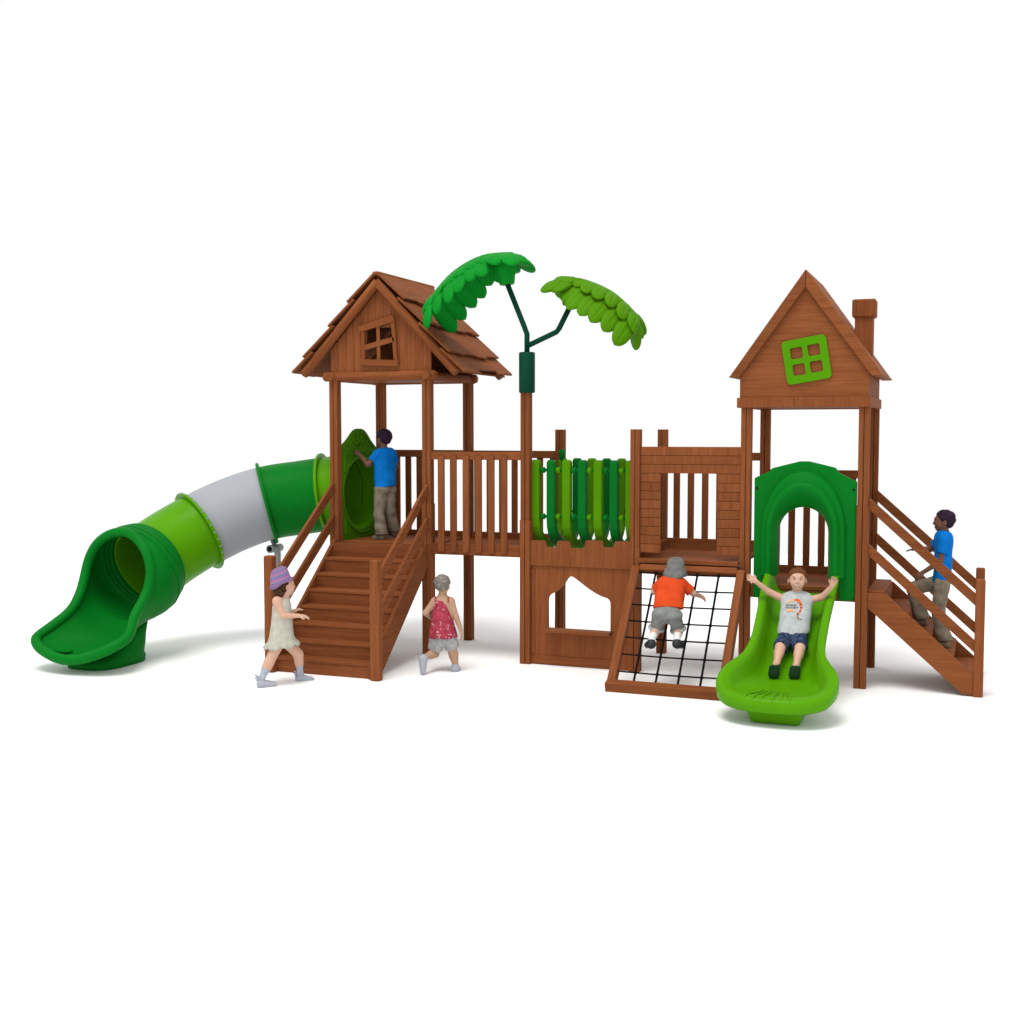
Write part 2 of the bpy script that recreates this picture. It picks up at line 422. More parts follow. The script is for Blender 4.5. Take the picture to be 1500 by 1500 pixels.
# ------------------------------------------------------------------ stairs in front of the left tower
st = thing('staircase', 'wide closed staircase of eight brown steps below the shingled tower', 'stairs', (.55, -.6, 0))
run, rise = .15, .135
for i in range(8):
    z = rise*(i+1); y = -1.13+run*i
    if i < 7:
        m = MB(); m.box((.5435, y+run/2+.008, z-.014), (.975, run+.024, .028), None, 0, .004); obj('tread', m, WD, st)
    m = MB(); m.box((.5435, y+.012+.004, z-.028-(rise-.004)/2 if i < 7 else z-rise/2-.016), (.975, .022, rise-.008 if i < 7 else rise+.025), None, 0, .001); obj('riser', m, WD, st)
for xx in (.048, 1.039):
    m = MB()
    poly = [(-1.155, .002), (-.98, .002), (.0, .86), (-.002, 1.105), (-.05, 1.075), (-1.155, .14)]
    m.prism(poly, (xx-.016, 0, 0), EY, EZ, .034, grain=0); obj('stringer', m, WD, st, bevel=.004)
for xx in (.0, 1.062):
    m = MB(); m.box((xx+W/2, -1.2+W/2, .525), (W, W, 1.05), None, 2, .010); obj('newel_post', m, WD, st)
for xx in (.035, 1.050):
    for z0, z1 in ((1.60, .80), (1.285, .485)):
        m = MB(); a = V((xx, -.015, z0)); b = V((xx, -1.125, z0-1.11*.78)); d = (b-a)
        poly = [(-.015, z0+.058), (-.015, z0-.058), (-1.13, z0-.058-1.115*.745), (-1.13, z0+.058-1.115*.745)]
        m.prism(poly, (xx-.014, 0, 0), EY, EZ, .03, grain=0); obj('handrail', m, WD, st, bevel=.004)

# ------------------------------------------------------------------ bridge deck between shingled tower and palm post
m = MB()
for k in range(8): m.box((1.5435, .10+k*.118, 1.05), (1.0-W, .114, .034), None, 0)
t = obj('bridge_deck', m, WD); t['label'] = 'short plank bridge deck behind the six slatted front railing'; t['category'] = 'deck'

# ------------------------------------------------------------------ palm
pt = thing('play_palm', 'artificial palm on a wooden post with one dark green and one lime leaf crown', 'palm', (X[2]+W/2, W/2, 0))
post(pt, X[2], 0, 2.53, 1.339)
cx, cy = X[2]+W/2+.006, W/2
m = MB(); m.tube([(cx, cy, 2.508), (cx, cy, 2.516), (cx, cy, 2.87), (cx, cy, 2.88)], [.066, .074, .074, .066], 8, phase=PI/8); obj('post_sleeve', m, DEEP, pt)
for f in bpy.data.objects[-1:] if False else []: pass
m = MB(); m.tube([(cx, cy, 2.86), (cx, cy, 3.045), (2.02, cy, 3.12), (1.86, cy, 3.50)], .0245, 8, phase=PI/8); obj('stem', m, DEEP, pt)
m = MB(); m.tube([(cx, cy, 2.935), (2.335, cy, 3.055), (2.36, cy, 3.085), (2.475, cy, 3.30)], .0245, 8, phase=PI/8); obj('stem', m, DEEP, pt)

# --- implicit surfaces --------------------------------------------------------
class Field:
    def __init__(s, lo, hi, res):
        s.lo = np.array(lo, float); s.res = res; s.n = (np.ceil((np.array(hi)-s.lo)/res).astype(int)+1)
        s.d = np.full(s.n, .5, np.float32)
        s.ax = [s.lo[i]+res*np.arange(s.n[i]) for i in range(3)]
    def _sl(s, lo, hi):
        a = np.clip(np.floor((np.array(lo)-s.lo)/s.res).astype(int), 0, s.n); b = np.clip(np.ceil((np.array(hi)-s.lo)/s.res).astype(int)+1, 0, s.n)
        return tuple(slice(p, q) for p, q in zip(a, b))
    def _grid(s, sl):
        return np.meshgrid(*[s.ax[i][sl[i]] for i in range(3)], indexing='ij')
    def _mix(s, sl, d, k, sub=False):
        o = s.d[sl]
        if o.size == 0: return
        if sub:
            d = -d
            if k > 0: h = np.maximum(k-np.abs(o-d), 0)/k; s.d[sl] = np.maximum(o, d)+h*h*k*.25
            else: s.d[sl] = np.maximum(o, d)
        else:
            if k > 0: h = np.maximum(k-np.abs(o-d), 0)/k; s.d[sl] = np.minimum(o, d)-h*h*k*.25
            else: s.d[sl] = np.minimum(o, d)
    def cone(s, a, b, ra, rb, k=.02, flat=False, flat0=False, sub=False):
        a, b = np.array(a, float), np.array(b, float); r = max(ra, rb)+k+4*s.res
        sl = s._sl(np.minimum(a, b)-r, np.maximum(a, b)+r); G = s._grid(sl)
        ab = b-a; L2 = (ab@ab) or 1e-9; t = sum((G[i]-a[i])*ab[i] for i in range(3))/L2; tc = np.clip(t, 0, 1)
        d = np.sqrt(sum((G[i]-a[i]-tc*ab[i])**2 for i in range(3)))-(ra+(rb-ra)*tc)
        L = math.sqrt(L2)
        if flat: d = np.maximum(d, (t-1)*L)
        if flat0: d = np.maximum(d, -t*L)
        s._mix(sl, d, k, sub)
    def ell(s, c, r, k=.02, R=None, sub=False):
        c, r = np.array(c, float), np.array(r, float); m = r.max()+k+4*s.res
        sl = s._sl(c-m, c+m); G = s._grid(sl); q = [G[i]-c[i] for i in range(3)]
        if R is not None:
            R = np.array(R); q = [R[0][i]*q[0]+R[1][i]*q[1]+R[2][i]*q[2] for i in range(3)]
        k0 = np.sqrt(sum((q[i]/r[i])**2 for i in range(3))); k1 = np.sqrt(sum((q[i]/r[i]**2)**2 for i in range(3)))+1e-9
        s._mix(sl, k0*(k0-1)/k1, k, sub)
    def plane(s, p, n, k=0):
        n = np.array(n, float); n /= np.linalg.norm(n); G = np.meshgrid(*s.ax, indexing='ij')
        d = sum((G[i]-p[i])*n[i] for i in range(3)); s._mix(tuple(slice(None) for _ in range(3)), -d, k, True)
    def wobble(s, amp, f, seed=0):
        G = np.meshgrid(*s.ax, indexing='ij'); rs = np.random.RandomState(seed); w = 0
        for _ in range(5):
            q = rs.randn(3); q *= f*(.6+rs.rand())/np.linalg.norm(q); w = w+np.sin(q[0]*G[0]+q[1]*G[1]+q[2]*G[2]+rs.rand()*6.28)
        s.d += (amp*w/2.2).astype(np.float32)
    def mesh(s, smooth=2):
        d = s.d; n = d.shape; ins = d < 0
        c = np.zeros([k-1 for k in n], np.uint8)
        for i in (0, 1):
            for j in (0, 1):
                for k in (0, 1): c += ins[i:n[0]-1+i, j:n[1]-1+j, k:n[2]-1+k]
        act = (c > 0) & (c < 8); idx = -np.ones(c.shape, np.int64); cells = np.argwhere(act); idx[act] = np.arange(len(cells))
        acc = np.zeros((len(cells), 3)); cnt = np.zeros(len(cells)); ci, cj, ck = cells.T
        for ax in range(3):
            o1, o2 = [i for i in range(3) if i != ax]
            for u in (0, 1):
                for w in (0, 1):
                    off = [0, 0, 0]; off[o1] = u; off[o2] = w; A = d[ci+off[0], cj+off[1], ck+off[2]]
                    off[ax] = 1; B = d[ci+off[0], cj+off[1], ck+off[2]]
                    x = (A < 0) != (B < 0); t = np.where(x, A/np.where(x, A-B, 1), 0)
                    p = np.zeros((len(cells), 3)); p[:, o1] = u; p[:, o2] = w; p[:, ax] = t
                    acc += p*x[:, None]; cnt += x
        P = cells+acc/np.maximum(cnt, 1)[:, None]
        F = []
        for ax in range(3):
            o1, o2 = [i for i in range(3) if i != ax]; sa = [slice(None)]*3; sb = [slice(None)]*3; sa[ax] = slice(0, -1); sb[ax] = slice(1, None)
            x = ins[tuple(sa)] != ins[tuple(sb)]; e = np.argwhere(x); e = e[(e[:, o1] > 0) & (e[:, o2] > 0) & (e[:, o1] < n[o1]-1) & (e[:, o2] < n[o2]-1)]
            q = []
            for u, w in ((1, 1), (0, 1), (0, 0), (1, 0)):
                f = e.copy(); f[:, o1] -= u; f[:, o2] -= w; q.append(idx[f[:, 0], f[:, 1], f[:, 2]])
            F.append(np.stack(q, 1))
        F = np.concatenate(F); F = F[(F >= 0).all(1)]
        for _ in range(smooth):
            a = np.zeros_like(P); k = np.zeros(len(P))
            for i in range(4):
                p, q = F[:, i], F[:, (i+1) % 4]
                np.add.at(a, p, P[q]); np.add.at(a, q, P[p]); np.add.at(k, p, 1); np.add.at(k, q, 1)
            P = P*.45+a/np.maximum(k, 1)[:, None]*.55
        return s.lo+P*s.res, F

def fobj(name, F, mats, parent, matf=None, smooth=2):
    P, Q = F.mesh(smooth); mb = MB(); mi = None
    if matf is not None: mi = matf(P[Q].mean(1))
    mb.arrays(P, Q, mi)
    return obj(name, mb, mats, parent)

def crown(spine, mat, hub, hub_dir, hub_mat, layer2, e0, e1):
    sp = [V((p[0], cy, p[1])) for p in spine]; pts = catmull(sp, 8); n = len(pts); m = MB(); k = 8
    m.tube(pts, [.02]+[.05]*(n-2)+[.02], 12)
    def petal(c, d, up, ln, wd, th, bend=.25):
        """one moulded leaflet: an oval pad with fine ribs running along its upper face"""
        d = V(d).normalized(); sd = d.cross(V(up)).normalized(); u = sd.cross(d); c = V(c); rings = []; na, nc = 15, 44
        for i in range(na):
            a = -1+2*i/(na-1); q = max(.02, 1-abs(a)**2.4)**.55; l = ln*(a+1)/2; ring = []
            for j in range(nc):
                f = 2*PI*j/nc; yy = wd*q*math.cos(f)*(1+.06*a); zz = th*q*math.sin(f)
                if zz > 0: zz += q*(.0042*math.cos(6*PI*math.cos(f))-.010*math.exp(-(math.cos(f)/.09)**2))*math.sin(f)
                ring.append(c+d*l+sd*yy+u*(zz-bend*l*l/ln*.6))
            rings.append(ring)
        m.loft(rings, True, True, True)
    rs = random.Random(n)
    for i in range(k):
        t = (i+.5)/k; j = int(t*(n-1)); p = pts[j]; tg = (pts[min(j+1, n-1)]-pts[max(j-1, 0)]).normalized(); nr = V((-tg.z, 0, tg.x)); nr = nr if nr.z > 0 else -nr
        lean = (t-.5)*1.1; short = (.74 if t < .36 else 1) if layer2 else (1 if t < .55 else .80)
        for sg in (-1, 1):
            dr = rs.uniform(.50, .62)*(e0 if t < .2 else e1 if t > .8 else 1)
            petal(p+nr*.012, V((0, sg, 0))-nr*dr+tg*lean, nr, rs.uniform(.39, .43)*short, .088, .040, .30)
            petal(p+nr*(.030 if layer2 else .014), V((0, sg*.95, 0))-nr*dr*(.35 if layer2 else .5)+tg*(lean+rs.uniform(.15, .3)), nr, rs.uniform(.22, .26)*short, .070 if layer2 else .085, .032, .30)
    for e, o in ((0, -1), (n-1, 1)):
        tg = (pts[1]-pts[0] if e == 0 else pts[-1]-pts[-2]).normalized()*o; nr = V((-tg.z, 0, tg.x)); nr = nr if nr.z > 0 else -nr
        for a in ((-.62, 0, .62) if (layer2 or o < 0) else (-.5, 0, .3)): petal(pts[e]-tg*.12, tg*1.0+V((0, a*1.15, 0))-nr*.12, nr, .28, .068, .040, .2)
    hd = V(hub_dir).normalized(); h = V(hub); c = obj('leaf_crown', m, mat, pt)
    m2 = MB(); m2.tube([h-hd*.045, h-hd*.035, h+hd*.05, h+hd*.06, h+hd*.20], [.060, .074, .092, .115, .13], 8); obj('hub', m2, hub_mat, c)

def catmull(P, k):
    out = []; n = len(P)
    for i in range(n-1):
        a, b, c, d = P[max(i-1, 0)], P[i], P[i+1], P[min(i+2, n-1)]
        for j in range(k):
            t = j/k; out.append(.5*((2*b)+(c-a)*t+(2*a-5*b+4*c-d)*t*t+(3*b-a-3*c+d)*t**3))
    out.append(P[-1]); return out

crown([(1.10, 3.37), (1.33, 3.60), (1.62, 3.735), (1.93, 3.745)], LEAFG, (1.85, cy, 3.545), (-.1, 0, 1), LEAFG, False, 1.0, .35)
crown([(2.42, 3.495), (2.60, 3.465), (2.85, 3.345), (3.08, 3.13)], LEAFL, (2.468, cy, 3.325), (.15, 0, 1), LEAFL, True, .5, 1.0)

# ------------------------------------------------------------------ free standing posts of the middle bays
for (xx, yy, zs, lab) in ((X[2], D, None, 'dark square post standing behind the green slat tunnel'),
                          (X[3], 0, 1.12, 'front wooden post between the green slat tunnel and the boarded wall'),
                          (X[3], D, None, 'dark square post standing behind the boarded wall')):
    t = thing('wooden_post', lab, 'post', (xx+W/2, yy+W/2, 0), group='posts between the two towers')
    post(t, xx, yy, 2.174, zs)

# ------------------------------------------------------------------ green slat tunnel
tn = thing('slat_tunnel', 'U shaped tunnel bridge of alternating dark green and lime slats', 'tunnel bridge', (2.56, .5, 1.05))
ya, yb, zt, zc, zb_ = .115, .87, 1.895, 1.355, 1.085
def u_path(n=14, ins=0):
    pts = [V((0, ya, zt)), V((0, ya, 1.6))]; cyy = (ya+yb)/2; a = (yb-ya)/2
    for i in range(n+1):
        th = PI*i/n; pts.append(V((0, cyy-a*math.cos(th), zc-(zc-zb_)*math.sin(th)**.9)))
    pts += [V((0, yb, 1.6)), V((0, yb, zt))]; return pts
def slat_mesh(x, mat):
    m = MB(); pts = u_path(); w, th = .040, .034; rings = []
    for i, p in enumerate(pts):
        t = (pts[min(i+1, len(pts)-1)]-pts[max(i-1, 0)]).normalized(); nn = V((0, -t.z, t.y)); ww = w
        r = [(-ww, -th), (-ww+.012, -th-.006), (ww-.012, -th-.006), (ww, -th), (ww, th), (ww-.012, th+.006), (-ww+.012, th+.006), (-ww, th)]
        if i in (0, len(pts)-1): r = [(q[0]*.72, q[1]*.6) for q in r]
        sh = V((0, 0, 0))
        rings.append([p+V((x+q[0], 0, 0))+nn*q[1] for q in r])
    e0 = [q-V((0, 0, .022)) for q in rings[0]]
    full = lambda i: [pts[i]+V((x+q[0], 0, 0))+V((0, 1, 0))*q[1]*(1 if i == 0 else -1)+V((0, 0, -.022)) for q in r0]
    r0 = [(-w, -th), (-w+.012, -th-.006), (w-.012, -th-.006), (w, -th), (w, th), (w-.012, th+.006), (-w+.012, th+.006), (-w, th)]
    rings.insert(1, full(0)); rings.insert(-1, full(len(pts)-1))
    for q in (rings[1], rings[-2]):
        pass
    m.loft(rings, True, True, False)
    return obj('slat', m, mat, tn, bevel=.006)
for k in range(7): slat_mesh(2.115+.1505*k, OLIVE if k % 2 == 0 else SLATG)
for yy in (ya, yb):
    for zz in (1.80, 1.372):
        m = MB(); m.tube([(2.09, yy, zz), (3.04, yy, zz)], .014, 8)
        for k in range(6):
            xx = 2.19+.1505*k
            m.tube([(xx-.034, yy, zz), (xx-.024, yy, zz), (xx+.006, yy, zz), (xx+.012, yy, zz)], [.02, .028, .028, .02], 10, mi=k % 2)
        obj('connecting_rod', m, [SLATG, OLIVE], tn)
m = MB(); m.tube([(2.115, .86, 1.82), (2.112, .86, 1.93), (2.105, .86, 1.965), (2.10, .86, 1.98)], [.03, .032, .03, .015], 10); obj('end_cap', m, SLATG, tn)

# ------------------------------------------------------------------ castle front below the tunnel
cp = thing('castle_panel', 'wooden castle front with battlements and a pointed window with a shelf', 'panel', (2.56, .04, 0))
m = MB()
def rnd(poly, r=.008):
    out = []; n = len(poly)
    for i in range(n):
        p, q, o = V(poly[i]), V(poly[i-1]), V(poly[(i+1) % n]); a, b = (q-p), (o-p)
        ra = min(r, a.length*.4, b.length*.4); out += [tuple(p+a.normalized()*ra), tuple(p*.8+(p+a.normalized()*ra)*.1+(p+b.normalized()*ra)*.1), tuple(p+b.normalized()*ra)]
    return out
bat = [(2.09, .924), (3.042, .924), (3.042, 1.172), (2.900, 1.170), (2.888, 1.112), (2.796, 1.112), (2.784, 1.172), (2.625, 1.170), (2.612, 1.094), (2.487, 1.094), (2.470, 1.158), (2.358, 1.156), (2.343, 1.096), (2.250, 1.095), (2.236, 1.155), (2.09, 1.153)]
m.prism(rnd(bat, .017), (0, .046, 0), EX, EZ, .028, grain=1); obj('battlement_board', m, WD, cp)
win = [(2.258, .345), (2.258, .600), (2.263, .630), (2.280, .655), (2.310, .672), (2.351, .692), (2.385, .722), (2.415, .757), (2.440, .798), (2.458, .822), (2.478, .832), (2.495, .830), (2.515, .820), (2.560, .790), (2.612, .752), (2.660, .720), (2.702, .696), (2.745, .674), (2.782, .660), (2.825, .648), (2.845, .634), (2.856, .610), (2.857, .345)]
m = MB(); m.prism([(2.09, .004), (3.042, .004), (3.042, .922), (2.09, .922)], (0, .070, 0), EX, EZ, .03, holes=[win], grain=1); obj('wall_panel', m, WD, cp)
m = MB(); m.beam((2.092, .036, .045), (3.04, .036, .045), .012, .085, b=.003); obj('skirting_board', m, WD, cp)
m = MB(); m.box((2.094+.02, .036, .49), (.036, .010, .80), None, 2, .002); obj('edge_strip', m, WD, cp)
m = MB(); m.box((2.568, -.015, .335), (.625, .13, .030), None, 0, .005); obj('shelf', m, WD, cp)

# ------------------------------------------------------------------ boarded wall and platform
bw = thing('boarded_wall', 'wall of horizontal boards with a square opening above the climbing net', 'wall', (3.58, .03, 1.05))
x0, x1, pitch = X[3]+W, X[4], .0787
for k in range(12):
    z = 2.022-pitch*k; m = MB()
    if k < 3:
        m.box(((x0+x1)/2, .035, z-pitch/2), (x1-x0, .026, pitch-.003), None, 2, .003)
        obj('board', m, WD, bw)
    else:
        for a, b in ((x0, 3.318), (3.822, x1)):
            m = MB(); m.box(((a+b)/2, .035, z-pitch/2), (b-a, .026, pitch-.003), None, 2, .003); obj('board', m, WD, bw)
m = MB(); m.box(((x0+x1)/2, .056, 1.91), (x1-x0, .012, .21), None, 0, .002)
for a, b in ((x0, 3.312), (3.828, x1)): m.box(((a+b)/2, .056, 1.445), (b-a, .012, .72), None, 2, .002)
obj('backing_board', m, WD, bw)
m = MB()
for k in range(8): m.box(((x0+x1)/2, .012+k*.118, 1.012), (x1-x0-.004, .114, .036), None, 0)
m.box(((x0+x1)/2, .02, .962), (x1-x0-.004, .05, .055), None, 0, .004)
m.box((x0+.015, .52, 1.07), (.026, .87, .10), None, 1, .003)
t = obj('platform_deck', m, WD); t['label'] = 'plank platform behind the boarded wall, above the climbing net'; t['category'] = 'deck'

# ------------------------------------------------------------------ climbing net
cn = thing('climbing_net', 'sloping wooden frame strung with a black square rope net', 'climbing net', (3.58, -.42, 0))
bz, by, tz, ty = .045, -.80, .945, -.035
dn = V((0, ty-by, tz-bz)); ln = dn.length; dn.normalize(); nn = V((0, -dn.z, dn.y))   # nn points to the front and up
fx0, fx1 = 3.085, 4.085
for xx in (fx0+.035, fx1-.035):
    m = MB(); m.beam((xx, by-.02, bz-.01), (xx, ty, tz), .070, .085, up=nn, b=.006); obj('side_rail', m, WD, cn)
m = MB(); m.box(((fx0+fx1)/2, by-.035, .045), (fx1-fx0+.004, .085, .09), Matrix.Rotation(.25, 3, 'X'), 0, .007); obj('bottom_rail', m, WD, cn)
m = MB(); m.beam((fx0+.07, ty, tz-.005), (fx1-.07, ty, tz-.005), .06, .075, up=nn, b=.006); obj('top_rail', m, WD, cn)
inn0, inn1 = fx0+.07, fx1-.07
rope = lambda a, b: MB()
vx = [inn0+.146+.186*k for k in range(4)]; hz = [.135+.1665*k for k in range(7)]
def P(xx, l, e=0): return V((xx, by, bz))+dn*l+nn*e
def sag(a, b, n=8, amt=.006):
    return [a.lerp(b, i/n)-V((0, 0, amt*math.sin(PI*i/n))) for i in range(n+1)]
for xx in vx:
    m = MB(); m.tube(sag(P(xx, .03), P(xx, ln-.02)), .0100, 8); obj('net_rope', m, BLACK, cn)
for l in hz:
    m = MB(); m.tube(sag(P(inn0-.005, l), P(inn1+.005, l)), .0070, 8)
    for xx in vx: m.ball(P(xx, l)-V((0, 0, .004)), .0155, 8, 6)
    obj('net_rope', m, BLACK, cn)

# ------------------------------------------------------------------ right tower
rt = thing('gabled_tower', 'open wooden tower with steep plain gable, chimney and tilted lime window', 'play tower', (4.554, .5, 0))
for xx, yy in ((X[4], 0), (X[5], 0), (X[4], D), (X[5], D)):
    post(rt, xx, yy, 2.44, 1.54 if (yy == 0 and xx > 4.5) else None)
m = MB()
for k in range(8): m.box((4.554, .085+k*.118, .825), (X[5]-X[4]-W-.004, .114, .036), None, 0)
m.box((4.554, .05, .765), (X[5]-X[4]-W-.004, .034, .08), None, 0)
obj('deck', m, WD, rt)
m = MB(); fx = (3.992, 5.094)
m.box((4.543, -.018, 2.398), (1.102, .030, .085), None, 2, .004); m.box((4.543, 1.075, 2.398), (1.102, .030, .085), None, 2, .004)
m.box((5.079, .528, 2.398), (.030, 1.058, .085), None, 2, .004); m.box((4.007, .528, 2.398), (.030, 1.058, .085), None, 2, .004)
obj('fascia', m, WD, rt)
m = MB()
for k in range(8): m.box((4.543, .066+k*.132, 2.372), (1.04, .130, .016), None, 0)
obj('ceiling', m, WD, rt)
RX, RZ, RS = 4.554, 3.50, 1.405
gp = [(4.012, 2.44), (5.075, 2.44), (5.075, 2.66), (RX, RZ-.12), (4.012, 2.66)]
m = MB(); m.prism(gp, (0, .022, 0), EX, EZ, .026, grain=0); gw = obj('gable_wall', m, WD, rt)
m = MB(); m.prism(gp, (0, 1.072, 0), EX, EZ, .026, grain=0); obj('gable_wall', m, WD, rt)
for xx in (4.026, 5.062):
    m = MB(); m.box((xx, .528, 2.55), (.022, 1.01, .215), None, 1, .003); obj('side_wall', m, WD, rt)
for sg in (-1, 1):
    pr = [(RX+sg*.0005, RZ), (RX+sg*.0005, RZ-.150), (RX+sg*.540, RZ-.150-.540*RS+.02), (RX+sg*.622, RZ-.150-.54*RS+.02), (RX+sg*.634, RZ-.150-.54*RS+.03), (RX+sg*.620, RZ-.620*RS)]
    m = MB(); m.prism(pr if sg > 0 else pr[::-1], (0, 1.10, 0), EX, EZ, 1.145, grain=0)
    obj('roof_slab', m, WD, rt, bevel=.012)
ch = MB(); ch.box((4.985, .5, 2.99), (.150, .150, .36), None, 2, .005); cm = obj('chimney', ch, WD, rt)
m = MB(); m.box((4.985, .5, 3.205), (.196, .196, .155), None, 2, .012); obj('chimney_cap', m, WD, cm)
# tilted window
def rrect(cx_, cz_, w, h, r, n=5):
    out = []
    for qx, qz, a0 in ((w-r, h-r, 0), (-w+r, h-r, PI/2), (-w+r, -h+r, PI), (w-r, -h+r, 1.5*PI)):
        for k in range(n): a = a0+k*PI/2/(n-1); out.append((cx_+qx+r*math.cos(a), cz_+qz+r*math.sin(a)))
    return out
ca, sa = math.cos(.165), math.sin(.165); ex, ez = V((ca, 0, sa)), V((-sa, 0, ca))
m = MB(); m.prism(rrect(0, 0, .184, .184, .035), (4.568, -.005, 2.752), ex, ez, .022, holes=[rrect(i*.072, j*.070, .050, .047, .016)[::-1] for i in (-1, 1) for j in (-1, 1)])
obj('window_frame', m, WINLIME, gw, bevel=.003)

# ------------------------------------------------------------------ arch panel at the head of the slide
ap = thing('arch_panel', 'dark green moulded arch panel at the head of the lime slide', 'slide hood', (4.556, .03, .8))
def arch(a, zt, z0=.93, zs=1.30, n=18):
    pts = [(4.558-a, z0), (4.558-a, z0+(zs-z0)*.5)]
    for i in range(n+1): th = PI-PI*i/n; pts.append((4.558+a*math.cos(th), zs+(zt-zs)*math.sin(th)))
    pts += [(4.558+a, z0+(zs-z0)*.5), (4.558+a, z0)]; return pts
inner = arch(.206, 1.515)
outl = [(4.142, .725), (4.262, .725), (4.262, .93)]+inner+[(4.856, .93), (4.856, .735), (4.965, .735), (4.99, .76), (4.99, 1.735), (4.845, 1.808), (4.815, 1.85), (4.60, 1.902), (4.52, 1.902), (4.29, 1.842), (4.27, 1.815), (4.142, 1.757)]
m = MB(); m.prism(outl, (0, .062, 0), EX, EZ, .045); obj('panel', m, GREEN, ap, bevel=.008)
secs = [(.206, 1.515, .058), (.208, 1.52, .02), (.218, 1.55, -.03), (.235, 1.60, -.075), (.252, 1.645, -.105), (.270, 1.685, -.118), (.288, 1.715, -.112), (.302, 1.735, -.088), (.307, 1.745, -.055), (.312, 1.752, -.048), (.335, 1.800, -.045), (.345, 1.815, -.030), (.352, 1.83, .02)]
m = MB(); m.loft([[V((q[0], y, q[1])) for q in arch(a, zt)] for a, zt, y in secs], False, False, True)
b0 = len(m.v)
for sd in (0, -1):
    ring = [V((arch(a, zt)[sd][0], y, .93)) for a, zt, y in secs]; i0 = len(m.v); m.v += ring; m.face(list(range(i0, i0+len(ring))))
obj('arch_rim', m, GREEN, ap)
for xx in (4.165, 4.965):
    m = MB(); m.tube([(xx, .020, 1.67), (xx, .010, 1.67)], .010, 10); obj('bolt', m, DARKHOLE, ap)

# ------------------------------------------------------------------ lime slide
sl = thing('lime_slide', 'open lime green chute slide with a wide flared end on a foot block', 'slide', (4.56, -.8, 0))
def interp(tab, x):
    for (a, p), (b, q) in zip(tab, tab[1:]):
        if (a-x)*(b-x) <= 0:
            t = (x-a)/(b-a) if b != a else 0; return p+(q-p)*t
    return tab[0][1] if abs(x-tab[0][0]) < abs(x-tab[-1][0]) else tab[-1][1]
def smooth_tab(tab, k=6):
    q = catmull([V((a, b, 0)) for a, b in tab], k); return [(p.x, p.y) for p in q]
SX = 4.560
Wt = smooth_tab([(.03, .305), (-.25, .305), (-.55, .292), (-.80, .292), (-.95, .315), (-1.06, .365), (-1.17, .425), (-1.30, .452), (-1.42, .438), (-1.53, .385), (-1.61, .29), (-1.655, .165), (-1.668, 0.0)])
Bt = smooth_tab([(.04, .790), (-.06, .760), (-.2, .685), (-.4, .550), (-.7, .350), (-.95, .235), (-1.15, .208), (-1.35, .212), (-1.55, .216), (-1.70, .208)])
Ht = smooth_tab([(.04, .205), (-.3, .235), (-.6, .255), (-.85, .235), (-1.0, .205), (-1.12, .172), (-1.25, .125), (-1.38, .078), (-1.50, .032), (-1.60, .010), (-1.70, .002)])
half = Wt
left = [V((-w, y, 0)) for y, w in half]; right = [V((w, y, 0)) for y, w in reversed(half[:-1])]
out_ = left+right; n = len(out_)
nor = []
for i in range(n):
    t = (out_[min(i+1, n-1)]-out_[max(i-1, 0)]).normalized(); nor.append(V((-t.y, t.x, 0)))   # points inward (left of travel)
prof = [(.045, -.060), (.018, -.105), (.002, -.085), (0, -.03), (.008, -.006), (.030, .0), (.060, -.004), (.082, -.022), (.098, -.30), (.120, -.70), (.155, -.92), (.200, -1.0)]
rings = []
for k, (e, q) in enumerate(prof):
    ring = []
    for i in range(n):
        p = out_[i]+nor[i]*e*min(1, max(.72, interp(Wt, out_[i].y)/.43 if out_[i].y > -1.35 else 1))
        fade = 1.0
        if abs(p.x) < 1e-6: p.x = 0
        H = interp(Ht, p.y); B = interp(Bt, p.y)
        if k < 6: z = B+H+q
        elif k == 6: z = B+H-.004
        elif k == 7: z = B+H-min(.022, H*.3)
        else: z = B+H+H*q
        ring.append(V((SX+p.x, p.y, z)))
    rings.append(ring)
m = MB(); m.loft(rings, False, False, True)
ins = rings[-1]; cols = 9; base = len(m.v); hn = n//2
rows = []
for i in range(hn+1):
    a, b = ins[i], ins[n-1-i]; rows.append([a.lerp(b, j/cols) for j in range(cols+1)])
for r in rows:
    for p in r: p.z = interp(Bt, p.y) if True else p.z
m.loft(rows, False, False, True)
# moulded grip ribs on the lip
chute = obj('chute', m, LIME, sl)
for sm in [chute.modifiers.new('weld', 'WELD')]: sm.merge_threshold = .0015
so = chute.modifiers.new('solid', 'SOLIDIFY'); so.thickness = .012; so.offset = -1
def lip_z(x, y, e):
    B, H = interp(Bt, y), interp(Ht, y); f = [(0, -.03), (.008, -.006), (.03, 0), (.06, -.004), (.082, -min(.022, H*.3))]
    if e < .082: return B+H+interp(f, e)
    return B+H*(1+interp([(.082, -.25), (.098, -.35), (.120, -.70), (.155, -.92), (.200, -1.0), (9, -1.0)], e))
for dx0, dx1 in ((-.115, -.215), (-.085, -.150), (-.050, -.085), (.0, -.002), (.035, .065), (.065, .125)):
    m = MB(); pts = []
    ye = -interp([(0, 1.668), (.165, 1.655), (.29, 1.61)], abs(dx1+.02))
    for i in range(17):
        t = i/16; e = .31*(1-t)+.004*t; y = ye+e; pts.append(V((SX+.02+dx0+(dx1-dx0)*t, y, lip_z(0, y, e)+.0025)))
    m.tube(pts, [.004]+[.0085]*15+[.004], 8); obj('grip_rib', m, LIME, sl)
m = MB(); rg = []
